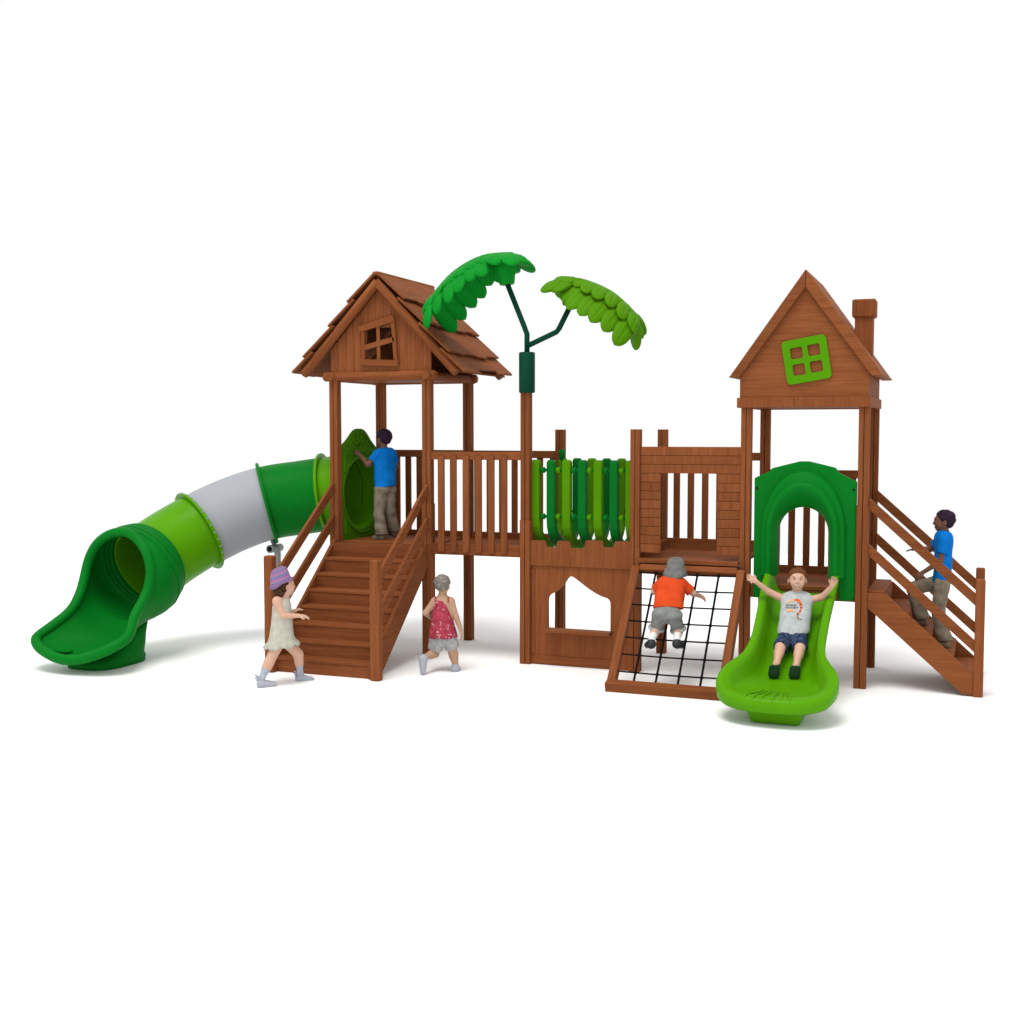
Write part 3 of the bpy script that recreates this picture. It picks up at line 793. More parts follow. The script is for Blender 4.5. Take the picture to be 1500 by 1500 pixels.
for z, wx, y0, y1 in ((.004, .178, -1.50, -1.02), (.03, .185, -1.52, -1.0), (.09, .200, -1.545, -.98), (.135, .206, -1.55, -.95)):
    rg.append([V((4.575+px*wx, (y0+y1)/2+py*(y1-y0)/2, z)) for px, py in ((-.9, -1), (.9, -1), (1, -.9), (1, .9), (.9, 1), (-.9, 1), (-1, .9), (-1, -.9))])
m.loft(rg, True, True, False); obj('foot_block', m, LIME, sl, bevel=.008)

# ------------------------------------------------------------------ tube slide
ts = thing('tube_slide', 'curved tube slide of green, grey and lime sections ending in a dark green scoop', 'tube slide', (-.8, 0, 0))
TP = catmull([V((.066, .5275, 1.535)), V((-.10, .5275, 1.535)), V((-.21, .515, 1.528)), V((-.56, .405, 1.478)), V((-.888, .252, 1.421)), V((-1.16, .02, 1.305)), V((-1.366, -.244, 1.157)), V((-1.490, -.49, 1.025)), V((-1.550, -.72, .912)), V((-1.570, -1.0, .80))], 8)
R0 = .380
def tube_seg(name, i0, i1, mat, r=R0):
    pts = TP[i0:i1+1]; fr = frames(TP)[i0:i1+1]; m = MB(); nn_ = 48
    def ring(p, f, q): return [p+(f[1]*math.cos(2*PI*j/nn_)+f[2]*math.sin(2*PI*j/nn_))*q for j in range(nn_)]
    o = [ring(p, f, r) for p, f in zip(pts, fr)]; i_ = [ring(p, f, r-.022) for p, f in zip(pts, fr)][::-1]
    m.loft(o, True, False, True); m.loft(i_, True, False, True); m.loft([o[-1], i_[0]], True, False, False); m.loft([i_[-1], o[0]], True, False, False)
    return obj(name, m, mat, ts)
def flange(i, mat, parent, bolts, r=.425, w=.016):
    t, a, c = frames(TP)[i]; p = TP[i]; m = MB(); nn_ = 56; rg = []
    for off, q in ((-w, R0-.01), (-w, r-.006), (-w*.6, r), (w*.6, r), (w, r-.006), (w, R0-.01)):
        rg.append([p+t*off+(a*math.cos(2*PI*j/nn_)+c*math.sin(2*PI*j/nn_))*q for j in range(nn_)])
    m.loft(rg, True, False, False); f = obj('flange', m, mat, parent)
    if bolts:
        for k in range(34):
            th = 2*PI*k/34; m = MB(); m.ball(p+(a*math.cos(th)+c*math.sin(th))*r, .0095, 6, 4); obj('bolt', m, STEEL, f)
s1 = tube_seg('tube_section', 0, 19, LIME); s2 = tube_seg('tube_section', 19, 32, GREEN); s3 = tube_seg('tube_section', 32, 48, GREY); s4 = tube_seg('tube_section', 48, 67, LIME)
flange(19, LIME, s1, False, .425); flange(32, GREEN, s2, False); flange(48, LIME, s4, True)
# entrance panel
pl = [(.092, 1.045), (.962, 1.045), (.962, 1.945), (.88, 1.975), (.80, 2.015), (.72, 2.07), (.65, 2.13), (.59, 2.168), (.53, 2.185), (.45, 2.185), (.39, 2.168), (.33, 2.13), (.26, 2.08), (.18, 2.035), (.092, 2.0)]
hole = [(.527+.372*math.cos(2*PI*i/48), 1.535+.372*math.sin(2*PI*i/48)) for i in range(48)]
m = MB(); m.prism(pl, (.035, 0, 0), EY, EZ, .04, holes=[hole[::-1]]); ep = obj('entrance_panel', m, PANELG, ts, bevel=.006)
m = MB()
m.tube([(.076, .527+.405*math.cos(2*PI*i/48), 1.535+.405*math.sin(2*PI*i/48)) for i in range(48)], .008, 8, closed=True)
for yy, z0, z1 in ((.155, 1.75, 1.93), (.155, 1.13, 1.30), (.90, 1.75, 1.93), (.90, 1.13, 1.30)): m.box((.078, yy, (z0+z1)/2), (.02, .03, z1-z0), None, 2, .008)
for yy in (.25, .80): m.box((.078, yy, 1.935), (.02, .22, .02), None, 1, .008)
for a in (-.95, -.5, 0, .5, .95):
    m.tube([(.074, .49+.05*math.sin(a), 1.985+.03*math.cos(a)), (.079, .49+.11*math.sin(a), 1.99+.08*math.cos(a)), (.074, .49+.18*math.sin(a), 1.995+.15*math.cos(a))], [.006, .020, .006], 8)
m.tube([(.074, .24, 2.02), (.076, .33, 2.08), (.076, .42, 2.135), (.076, .49, 2.15), (.076, .57, 2.135), (.076, .66, 2.07), (.074, .76, 2.00)], .012, 8)
obj('moulded_rib', m, PANELG, ep)
# scoop
q = [TP[66], TP[70], V((-1.575, -1.17, .705)), V((-1.575, -1.42, .59)), V((-1.575, -1.66, .535)), V((-1.575, -1.93, .53))]
SP = catmull(q, 10); cum = [0]
for i in range(1, len(SP)): cum.append(cum[-1]+(SP[i]-SP[i-1]).length)
TOT = cum[-1]
def at_s(sv):
    d = sv*TOT
    for i in range(len(SP)-1):
        if cum[i+1] >= d-1e-9: return SP[i].lerp(SP[i+1], (d-cum[i])/(cum[i+1]-cum[i]))
    return SP[-1]
S0 = .15
def alpha(sv):
    if sv <= S0: return 180
    if sv < S0+.25: return 180-80*math.sqrt((sv-S0)/.25)
    if sv < .84: return 100-(100-58)*((sv-S0-.25)/(.84-S0-.25))**.85
    return 58*math.sqrt(max(0, 1-((sv-.84)/.16)**2))
svals = [0, .04, .08, .12, .145, .15, .151, .153, .157, .163, .17, .18, .195, .21, .23, .25, .27, .29, .31, .335, .36, .385, .40, .42, .44, .46, .48, .505, .53, .56, .60, .64, .68, .72, .76, .80, .84, .87, .90, .925, .945, .962, .976, .987, .994, .998, 1.0]
rings = []; bl, br = [], []; na = 36
for sv in svals:
    p = at_s(sv); t = (at_s(min(sv+.03, 1))-at_s(max(sv-.03, 0))).normalized(); side = t.cross(EZ).normalized(); up = side.cross(t)
    rr = .398+.050*math.exp(-((sv-.19)/.12)**2)-.030*math.sin(PI*min(1, max(0, (sv-.32)/.45)))+.05*max(0, (sv-.6)/.4); al = math.radians(alpha(sv)); ring = []
    for j in range(na+1):
        th = -al+2*al*j/na; u_ = min(1, max(0, (sv-.60)/.26)); fl = 1+.30*u_*u_*(3-2*u_)*min(1, abs(th)/.8)
        z = -math.cos(th)*rr; xq = math.sin(th)*rr*fl
        if sv > .84: z += .05*((sv-.84)/.16)**2
        ring.append(p+side*xq+up*z)
    rings.append(ring)
    if sv >= S0: bl.append(ring[0]); br.append(ring[-1])
m = MB(); m.loft(rings, False, False, True); sc = obj('exit_scoop', m, GREEN, ts)
sc.modifiers.new('weld', 'WELD').merge_threshold = .002
so = sc.modifiers.new('solid', 'SOLIDIFY'); so.thickness = .03; so.offset = 0
def thin(pts, d=.03):
    o = [pts[0]]
    for p in pts[1:]:
        if (p-o[-1]).length > d: o.append(p)
    return o
loop = thin(bl[::-1]+br[1:], .028)
loop = [sum((loop[(i+k) % len(loop)] for k in (-1, 0, 1)), V())/3 for i in range(len(loop))]
loop = catmull(loop, 2)
m = MB(); m.tube(loop, .046, 14, closed=True); obj('rolled_rim', m, GREEN, sc)
m = MB()
for sv, rr in ((.012, .402), (.048, .414), (.084, .428), (.12, .438)):
    p = at_s(sv); t = (at_s(sv+.02)-at_s(max(sv-.02, 0))).normalized(); side = t.cross(EZ).normalized(); up = side.cross(t)
    m.tube([p+(side*math.cos(2*PI*i/56)+up*math.sin(2*PI*i/56))*rr for i in range(56)], .029, 10, closed=True)
obj('moulded_rib', m, GREEN, sc)
m = MB()
for k in range(5):
    o = -.17+.085*k; pts = []
    for i in range(8):
        sv = .80+.165*i/7; p = at_s(sv); t = V((0, -1, 0)); rr = .465; ths = (o*(1+.5*i/7))/rr; rr = .396-.030*math.sin(PI*min(1, max(0, (sv-.32)/.45)))+.05*max(0, (sv-.6)/.4)
        pts.append(V((p.x-math.sin(ths)*rr, p.y, p.z-math.cos(ths)*rr+.05*max(0, (sv-.84)/.16)**2+.021)))
    m.tube(pts, .011, 8)
obj('grip_rib', m, GREEN, sc)
m = MB(); rg = []
for z, wx, y0, y1 in ((.003, .27, -1.72, -1.03), (.05, .275, -1.73, -1.02), (.09, .255, -1.66, -1.03), (.16, .235, -1.46, -1.01), (.25, .20, -1.28, -.98), (.37, .17, -1.12, -.93)):
    rg.append([V((-1.60+wx*math.cos(2*PI*j/40)*abs(math.cos(2*PI*j/40))**-.35 if abs(math.cos(2*PI*j/40)) > .02 else -1.60, (y0+y1)/2+(y1-y0)/2*math.copysign(abs(math.sin(2*PI*j/40))**.65, math.sin(2*PI*j/40)), z)) for j in range(40)])
m.loft(rg, True, True, True); obj('foot_block', m, GREEN, sc)
# support pole under the green section
t_, a_, c_ = frames(TP)[32]; b0 = TP[32]-V((0, 0, .43))
sx, sy = b0.x+.10, b0.y+.03
m = MB(); m.tube([(sx, sy, 0), (sx, sy, .90), (sx, sy, .96), (sx-.005, sy, .985)], [.034, .034, .030, .02], 14); sp_ = obj('support_pole', m, STEEL, ts)
m = MB(); m.tube([(sx-.03, sy-.10, .955), (sx-.03, sy+.10, .955)], .042, 16); obj('clamp', m, STEEL, sp_)
m = MB(); m.tube([(sx-.03, sy-.104, .955), (sx-.03, sy-.09, .955)], .028, 14); obj('clamp_plug', m, DARKHOLE, sp_)
m = MB(); m.beam((sx-.03, sy, .98), (sx-.06, sy, 1.04), .05, .03); obj('bracket', m, STEEL, sp_)

# ------------------------------------------------------------------ stairs right of the gabled tower
rs_ = thing('staircase', 'narrow side staircase with double handrails right of the gabled tower', 'stairs', (5.5, .5, 0))
spoly = [(5.086, .690), (5.841, .020), (5.93, .008), (5.93, .178), (5.238, .806), (5.086, .806)]
for y in (.034, .910):
    m = MB(); m.prism(spoly, (0, y+.02, 0), EX, EZ, .036, grain=0); obj('stringer', m, WD, rs_, bevel=.004)
nst = 4; rh = .165; rn = .178
for i in range(nst+1):
    z = .825-rh*i; xx = 5.225+rn*i
    m = MB()
    if i == 0: m.box((5.155, .482, z-.014), (.14, .86, .028), None, 1, .004)
    else: m.box((xx-rn/2+.012, .482, z-.014), (rn+.02, .85, .028), None, 1, .004)
    obj('tread', m, WD, rs_)
    m = MB(); m.box((xx+.012-.012, .482, z-.028-(rh-.028)/2), (.018, .85, rh-.028), None, 1, .002); obj('riser', m, WD, rs_)
for y in (.0, .885):
    m = MB(); m.box((5.93+.038, y+.038, .48), (.076, .076, .96), None, 2, .010); obj('newel_post', m, WD, rs_)
for y in (.020, .905):
    for z0 in ((1.612, 1.230) if y < .5 else (1.630, 1.245)):
        m = MB(); d = .905
        m.prism([(5.084, z0), (5.084, z0-.100), (5.936, z0-.100-.852*d), (5.936, z0-.852*d)], (0, y+.03, 0), EX, EZ, .03, grain=0); obj('handrail', m, WD, rs_, bevel=.004)

# ------------------------------------------------------------------ people
def SK(name, c): return plastic(name, c, rough=.55, spec=.3, vary=.05, bump=.03, bscale=120)
CAMZ, FL = 2.157, 1756.

class Kid:
    def __init__(s, label, root, u0, v0, yaw, res=.0052):
        """pose sketch units (1/scale m) are converted to a frame whose x points right, y away, z up"""
        s.D = math.dist((root[0], root[1]), (5.9354, -10.3099)); s.s = FL/s.D; s.u0, s.v0, s.z0 = u0, v0, root[2]
        s.t = thing('person', label, 'person', root, yaw, 'children playing on the play set'); s.res = res; s.pts = []
    def J(s, u, v, f=0):
        k = 1+f/s.D; zp = s.z0+(s.v0-v)/s.s
        return V(((u-s.u0)/s.s*k, f, CAMZ+(zp-CAMZ)*k-s.z0))
    def field(s, pts, pad=.12, res=None):
        lo = [min(p[i] for p in pts)-pad for i in range(3)]; hi = [max(p[i] for p in pts)+pad for i in range(3)]
        return Field(lo, hi, res or s.res)

def axes(fwd, up=(0, 0, 1)):
    y = V(fwd).normalized(); x = y.cross(V(up)).normalized(); z = x.cross(y); return x, y, z

def head_sdf(F, c, fwd, up, h):
    x, y, z = axes(fwd, up); R = [[x[i], y[i], z[i]] for i in range(3)]
    def p(a, b, d): return c+x*a*h+y*b*h+z*d*h
    def e(q, r, k, sub=False): F.ell(p(*q), [t*h for t in r], k*h, R, sub)
    e((0, -.07, .12), (.40, .455, .385), .1)
    e((0, .09, -.14), (.315, .33, .36), .16)
    e((0, .25, -.395), (.13, .12, .10), .14)
    for sg in (-1, 1):
        e((sg*.17, .25, -.17), (.13, .13, .13), .12)
        e((sg*.155, .435, .015), (.085, .06, .055), .07, True)
        e((sg*.415, -.03, -.07), (.045, .095, .135), .03)
        e((sg*.43, .0, -.07), (.03, .05, .085), .03, True)
    e((0, .37, .10), (.20, .06, .05), .10)
    e((0, .425, -.085), (.05, .075, .10), .06)
    e((0, .455, -.135), (.062, .06, .048), .04)
    e((0, .375, -.285), (.125, .055, .028), .05)
    e((0, .375, -.325), (.10, .055, .028), .04)
    return p

def hand(F, wrist, d, nrm, ln=.105, curl=.5, thumb=1):
    """palm plus four unequal bent fingers and a thumb leaving the side of the palm"""
    d = V(d).normalized(); n = V(nrm); n = (n-d*n.dot(d)).normalized(); sdir = d.cross(n)*thumb
    w = V(wrist); pl_ = ln*.46
    for o in (-.45, -.15, .15, .45): F.cone(w+d*.008+sdir*o*.022, w+d*pl_+sdir*o*.040, .0105, .0095, .010)
    for o, l, r in ((-.5, .38, .0062), (-.17, .50, .0068), (.17, .54, .0070), (.5, .48, .0068)):
        a = w+d*pl_+sdir*o*.042; b = a+(d+n*curl*.5).normalized()*ln*l*.52+sdir*o*.006; c = b+(d+n*curl*1.6).normalized()*ln*l*.48
        F.cone(a, b, r*1.12, r, .003); F.cone(b, c, r, r*.85, .003)
    a = w+d*pl_*.30+sdir*.017; b = a+(d*.62+sdir*.75+n*.25).normalized()*ln*.24; c = b+(d+sdir*.25+n*curl*.6).normalized()*ln*.20
    F.cone(a, b, .0095, .008, .006); F.cone(b, c, .008, .0066, .003)

def foot_dir(heel, toe): return (V(toe)-V(heel)).normalized()

def make_kid(k, P, skin, lipc, hair=None, sockz=None, feet_bare=False, h=.17, fwd=(0, -1, 0), up=(0, 0, 1), slim=.74, hands=None, sock_mat=None, eyes=True):
    """P: joints. One continuous body surface."""
    allp = list(P.values()); F = k.field(allp, .14)
    hp = head_sdf(F, P['head'], fwd, up, h)
    c_, s_ = P['chest'], P['pelvis']; sl_, sr_ = P['shL'], P['shR']; hl, hr = P['hipL'], P['hipR']
    F.cone(P['neck'], P['head']-V((0, 0, h*.22)), .034, .032, .02)
    mid = (sl_+sr_)/2
    F.cone(sl_.lerp(mid, .1), sr_.lerp(mid, .1), .032, .032, .02)
    F.cone(mid, P['neck'], .042, .033, .03)
    for a, b in ((sl_, hl), (sr_, hr)):
        F.cone(a.lerp(mid, .35)-V((0, 0, .02)), b, .056*slim, .058*slim, .05)
    F.cone(mid, s_, .062*slim, .066*slim, .05); F.cone(hl, hr, .066*slim, .066*slim, .03)
    for q in 'LR':
        sh, el, wr = P['sh'+q], P['el'+q], P['wr'+q]
        F.cone(sh, el, .0345, .027, .02); F.cone(el, wr, .0275, .0185, .012)
        hip, kn, an = P['hip'+q], P['kn'+q], P['an'+q]
        F.cone(hip, kn, .066*max(slim, .8), .041, .03); F.cone(kn, an, .040, .0255, .02)
        F.cone(kn.lerp(an, .28), kn.lerp(an, .42), .037, .034, .02)
        he, to = P['he'+q], P['to'+q]; fd = foot_dir(he, to)
        F.cone(an, he+V((0, 0, .004)), .026, .024, .015); F.cone(he, to, .024, .020, .015)
        if feet_bare:
            sd = fd.cross(EZ)
            for o in (-.018, -.009, 0, .009, .018): F.cone(to+sd*o, to+sd*o+fd*.022, .0085, .0075, .004)
        hd = (hands or {}).get(q, {})
        d = hd.get('d', (wr-el)); hand(F, wr, d, hd.get('n', V((0, 0, -1))), hd.get('ln', .10), hd.get('curl', .5), hd.get('thumb', 1))
    hx, hy, hz_ = axes(fwd, up); hc = np.array(P['head'])
    def matf(C):
        q = C-hc; a, b, d = q@np.array(hx)/h, q@np.array(hy)/h, q@np.array(hz_)/h
        mi = np.zeros(len(C), int)
        mi[(b > .33) & (np.abs(a) < .135) & (d < -.262) & (d > -.352)] = 1
        if sockz is not None:
            for S in 'LR':
                an, kn = np.array(P['an'+S]), np.array(P['kn'+S]); ax = kn-an; L = np.linalg.norm(ax); t = (C-an)@(ax/L)
                dist = np.linalg.norm(C-an-np.outer(t, ax/L), axis=1); mi[(t < sockz) & (dist < .085) & (t > -.12)] = 2
        return mi
    body = fobj('body', F, [skin, lipc, sock_mat or skin], k.t, matf, smooth=2)
    if eyes:
        x, y, z = hx, hy, hz_
        for sg in (-1, 1):
            R = Matrix((x, y, z)).transposed()
            m = MB(); m.ball(hp(sg*.155, .345, .018), (h*.062, h*.050, h*.030), 12, 8, R); e = obj('eye', m, EYEW, k.t)
            m = MB(); m.ball(hp(sg*.152, .370, .018), (h*.036, h*.030, h*.031), 10, 6, R); obj('iris', m, EYED, e)
            m = MB(); m.tube([hp(sg*.075, .418, .105), hp(sg*.155, .412, .130), hp(sg*.235, .365, .115)], [h*.012, h*.018, h*.010], 8); obj('eyebrow', m, hair or EYED, k.t)
    return body, hp

EYEW = plastic('eye_white', (.42, .39, .36), rough=.25, spec=.5, vary=0, bump=0)
EYED = plastic('eye_dark', (.018, .011, .007), rough=.25, spec=.5, vary=0, bump=0)

def short_hair(k, c, fwd, up, h, mat, puff=1.0, d0=.05, seed=1, spikes=False, front=.0):
    x, y, z = axes(fwd, up); F = Field([c[i]-h*.85 for i in range(3)], [c[i]+h*.85 for i in range(3)], h*.022); R = [[x[i], y[i], z[i]] for i in range(3)]
    cc = c+(y*-.085+z*.135)*h
    F.ell(cc, [h*.435*puff, h*.485*puff, h*.43*puff], .01, R)
    F.ell(c+(y*-.22-z*.10)*h, [h*.33, h*.27, h*.27], h*.08, R)
    F.wobble(h*.014, 120/h*.17, seed)
    nrm = y*.80-z*.60
    F.plane(c+y*(.335+front)*h+z*.30*h, nrm, h*.03)
    # keep the face and the ears clear
    F.ell(c+(y*.36-z*.22)*h, [h*.40, h*.36, h*.44], h*.03, R, True)
    for sg in (-1, 1): F.ell(c+(x*sg*.47+y*.02-z*.10)*h, [h*.10, h*.13, h*.17], h*.02, R, True)
    if spikes:
        rs = random.Random(4)
        for i in range(46):
            a = rs.uniform(-1, 1)*.36; b = rs.uniform(-.4, .26); q = c+(x*a+y*b)*h; 
            zz = math.sqrt(max(0, 1-(a/.43)**2-((b+.085)/.48)**2))*.42+.135
            p = q+z*zz*h; F.cone(p-z*h*.05, p+(z*.9+x*a*1.6+y*(b*.8+.25))*h*.10, h*.035, h*.008, h*.02)
    return fobj('hair', F, mat, k.t, smooth=1)

def shoe(k, an, he, to, mat, rr=.034, top=.03, name='shoe', sole=None, cut=None, res=.0048):
    F = k.field([an, he, to], .08, res); fd = foot_dir(he, to)
    F.cone(he-fd*.006, to+fd*.012, rr*.98, rr*.88, .02); F.cone(he, he.lerp(to, .55)+V((0, 0, top*.2)), rr, rr*.86, .02)
    ax = (an-he).normalized()
    F.cone(he, he+ax*(top+.01), rr, rr*.95, .02, flat=True)
    if cut is not None: F.plane(*cut)
    o = fobj(name, F, mat, k.t, smooth=2); return o

def shirt(k, P, mat, sleeve=.62, hem=None, hem_n=(0, 0, -1), grow=.012, seed=3, fat=.76, name='shirt', sl_r=.044, flare=0, amp=.0022, tank=False, collar=None):
    pts = [P[q] for q in ('shL', 'shR', 'hipL', 'hipR', 'elL', 'elR', 'neck')]; F = k.field(pts, .13)
    sl_, sr_, hl, hr, s_ = P['shL'], P['shR'], P['hipL'], P['hipR'], P['pelvis']; mid = (sl_+sr_)/2
    dn = (s_-mid).normalized()
    F.cone(sl_.lerp(mid, .16), sr_.lerp(mid, .16), .031+grow, .031+grow, .03)
    F.cone(mid, P['neck']-(P['neck']-mid)*.1, .042+grow, .034+grow*.7, .04, flat=True)
    for a, b in ((sl_, hl), (sr_, hr)): F.cone(a.lerp(mid, .30), b+dn*.05+(b-s_)*.12, (.056)*fat+grow, (.060+flare)*fat+grow, .05)
    F.cone(mid, s_+dn*.05, .064*fat+grow, .070*fat+grow, .05)
    if sleeve > 0:
        for q in 'LR':
            a, b = P['sh'+q], P['el'+q]; F.cone(a, a.lerp(b, sleeve), sl_r, sl_r+.002, .02, flat=True)
    F.wobble(amp, 42, seed)
    if hem is not None: F.plane(hem, hem_n)
    return fobj(name, F, mat, k.t, smooth=2)

def trousers(k, P, mat, to=1.0, r0=.062, r1=.052, r2=.056, top=None, seed=5, amp=.0035, name='trousers', top_n=None, hipr=.063):
    pts = [P[q+s] for q in ('hip', 'kn', 'an') for s in 'LR']+[P['pelvis']]; F = k.field(pts, .14)
    F.cone(P['hipL'], P['hipR'], hipr, hipr, .03)
    F.cone(P['pelvis'], P['pelvis']+(P['chest']-P['pelvis']).normalized()*.06, hipr, hipr-.004, .03)
    for s in 'LR':
        h_, n_, a_ = P['hip'+s], P['kn'+s], P['an'+s]
        if to <= .5:
            e = h_.lerp(n_, to*2); F.cone(h_, e, r0, r1, .018, flat=True)
        else:
            F.cone(h_, n_, r0, r1, .018); e = n_.lerp(a_, (to-.5)*2); F.cone(n_, e, r1, r2, .02, flat=True)
    F.wobble(amp, 48, seed); 
    if top is not None: F.plane(top, top_n or (0, 0, 1))
    return fobj(name, F, mat, k.t, smooth=2)

def yaw_for(u): return .3716-math.atan((u-750)/FL)

def ring_loft(k, name, rows, mat, n=64, wave=None, parent=None, thick=.004):
    """rows: (centre, rx, ry, tilt about y, tilt about x)"""
    m = MB(); rg = []
    for i, (c, rx, ry, tb, ta) in enumerate(rows):
        M = Matrix.Rotation(tb, 3, 'Y')@Matrix.Rotation(ta, 3, 'X'); r = []
        for j in range(n):
            a = 2*PI*j/n; w = wave(i, a) if wave else (0, 0)
            r.append(V(c)+M@V((rx*math.cos(a)*(1+w[0]), ry*math.sin(a)*(1+w[0]), w[1])))
        rg.append(r)
    m.loft(rg, True, False, True)
    # uv: around / along
    nn_ = len(rows); m.uv = []
    for i in range(nn_-1):
        for j in range(n): m.uv.append([(j/n, i/(nn_-1)), ((j+1)/n, i/(nn_-1)), ((j+1)/n, (i+1)/(nn_-1)), (j/n, (i+1)/(nn_-1))])
    o = obj(name, m, mat, parent or k.t); so = o.modifiers.new('solid', 'SOLIDIFY'); so.thickness = thick; so.offset = 1
    return o

PALE = SK('pale_skin', (.56, .33, .235)); TAN = SK('tan_skin', (.44, .265, .17)); DARKSK = SK('brown_skin', (.135, .058, .035))
LIPP = SK('pale_lip', (.48, .17, .14)); LIPD = SK('brown_lip', (.11, .035, .026))
HAIRB = cloth('brown_hair', (.030, .015, .008), (.085, .042, .02), 60, .6, .8, 90)
HAIRD = cloth('dark_hair', (.014, .008, .014), (.034, .018, .036), 60, .6, .8, 110)
HAIRG = cloth('grey_hair', (.13, .115, .105), (.27, .245, .22), 40, .7, .9, 80)
HAIRR = cloth('auburn_hair', (.09, .030, .012), (.20, .075, .030), 60, .6, .8, 110)
BLUET = cloth('blue_tee', (.002, .125, .44), (.004, .165, .54), 9); KHAKI = cloth('khaki_cloth', (.150, .125, .088), (.255, .215, .16), 14, bump=.6, bscale=26)
LINEN = cloth('linen_cloth', (.40, .39, .325), (.48, .47, .40), 22); GREYC = cloth('grey_cloth', (.165, .175, .165), (.235, .24, .23), 20)
SHORTG = cloth('pale_shorts_cloth', (.28, .29, .285), (.39, .40, .40), 24, bump=.6); ORNG = cloth('orange_tee', (.52, .050, .012), (.60, .068, .016), 8)
DENIM = cloth('denim', (.010, .016, .045), (.055, .085, .155), 26, bump=.5); TEEG = cloth('grey_tee', (.36, .385, .385), (.45, .475, .475), 26)
HATG = cloth('grey_hat_cloth', (.125, .125, .118), (.175, .172, .165), 24); FLOWER = flower_cloth('red_flower_cloth'); CROCH = crochet('crochet_stripes')
SHOEW = plastic('pale_shoe', (.36, .38, .43), rough=.6, spec=.2); SHOEB = plastic('black_shoe', (.016, .019, .021), rough=.5, spec=.3); SHOEG = plastic('green_sole', (.012, .042, .018), rough=.6, spec=.2)
SOCKW = cloth('white_sock', (.62, .63, .64), (.72, .73, .74), 30); WRAP = cloth('grey_wrap', (.30, .33, .39), (.42, .45, .51), 50, bump=.7); SAND = plastic('sandal', (.20, .17, .13), rough=.7)

# girl walking towards the stairs
k = Kid('girl in a pleated linen dress and striped crochet hat walking to the stairs', (.443, -1.596, 0), 415, 1003, yaw_for(415)); J = k.J
P = dict(head=J(420, 857.5, .03), neck=J(418, 873.5, .02), chest=J(415, 893, .02), pelvis=J(414, 936, .02), shL=J(407.5, 880, -.05), shR=J(420, 879, .085),
         hipL=J(410, 939, -.03), hipR=J(419, 938, .07), elL=J(416.5, 902, -.075), wrL=J(438, 902.5, -.05), elR=J(421, 901, .12), wrR=J(429, 896, .13),
         knL=J(395, 970, -.05), anL=J(384.5, 992, -.07), heL=J(383.5, 1000.5, -.07), toL=J(399, 1001.5, -.05),
         knR=J(437, 959, .09), anR=J(439.5, 988, .13), heR=J(438.5, 994.5, .135), toR=J(453, 996.5, .15))
fw = (.93, .30, .02)
make_kid(k, P, PALE, LIPP, HAIRB, sockz=.085, h=.170, fwd=fw, hands={'L': dict(d=(1, .1, -.12), n=(0, .25, -1), curl=.35, thumb=-1), 'R': dict(d=(.9, .2, .3), n=(0, 0, -1))}, sock_mat=WRAP, slim=.66)
J_ = J
ring_loft(k, 'dress', [(J(416, 874, .02), .040, .045, 0, 0), (J(415, 878, .02), .060, .076, 0, 0), (J(414.5, 888, .02), .076, .092, 0, 0), (J(414.5, 902, .02), .082, .098, 0, 0), (J(414, 918, .02), .090, .106, 0, 0),
    (J(413.5, 931, .02), .100, .114, -.05, 0), (J(413.5, 938, .02), .112, .121, -.08, 0), (J(413.5, 943, .02), .135, .125, -.10, 0), (J(413.5, 947, .02), .150, .134, -.10, 0)], LINEN,
    wave=lambda i, a: (.020*(i-5)*math.sin(13*a+.4) if i > 5 else .010*math.sin(7*a), (.010*math.sin(7*a) if i > 6 else 0)))
for a, b in (((410, 876, -.035), (412, 871, -.02)), ((420, 876, .07), (420, 871, .055))):
    m = MB(); m.tube([J(*a)+V((.0, 0, -.01)), J(a[0]+.5, a[1]-2, a[2]), J(*b)], .008, 8); obj('dress_strap', m, LINEN, k.t)
hat = ring_loft(k, 'hat', [(J(409.5, 832.0, .03), .004, .004, -.36, 0), (J(409.8, 832.5, .03), .045, .045, -.36, 0), (J(410.5, 835, .03), .066, .066, -.36, 0), (J(411.5, 842, .03), .080, .082, -.36, 0), (J(413, 850, .03), .087, .090, -.36, 0), (J(414, 853, .03), .094, .096, -.38, 0), (J(414.8, 855, .03), .113, .110, -.44, 0)], CROCH, wave=lambda i, a: (.03*math.sin(5*a) if i == 6 else 0, .006*math.sin(4*a+1) if i > 4 else 0))
F = k.field([J(410, 850), J(410, 876)], .12); c = P['head']
F.ell(c+V((-.028, 0, .012)), (.078, .080, .082), .02); F.ell(J(410.5, 864, .02), (.050, .070, .060), .03); F.ell(J(413, 869, -.03), (.026, .030, .040), .02); F.ell(J(407, 868, .02), (.022, .05, .045), .02)
F.wobble(.004, 130, 3); F.plane(c+V((.028, 0, 0)), (.94, .3, -.1), .01); fobj('hair', F, HAIRB, k.t)
for q in 'LR':
    shoe(k, P['an'+q], P['he'+q], P['to'+q], SHOEW, .030, .018)
    m = MB(); b = P['an'+q]+V((-.024, -.004, .012))
    for d in ((-.03, 0, .018), (-.022, -.01, -.03), (-.03, .01, -.012)): m.tube([b, b+V(d)], [.006, .008], 6)
    obj('bow', m, WRAP, k.t)

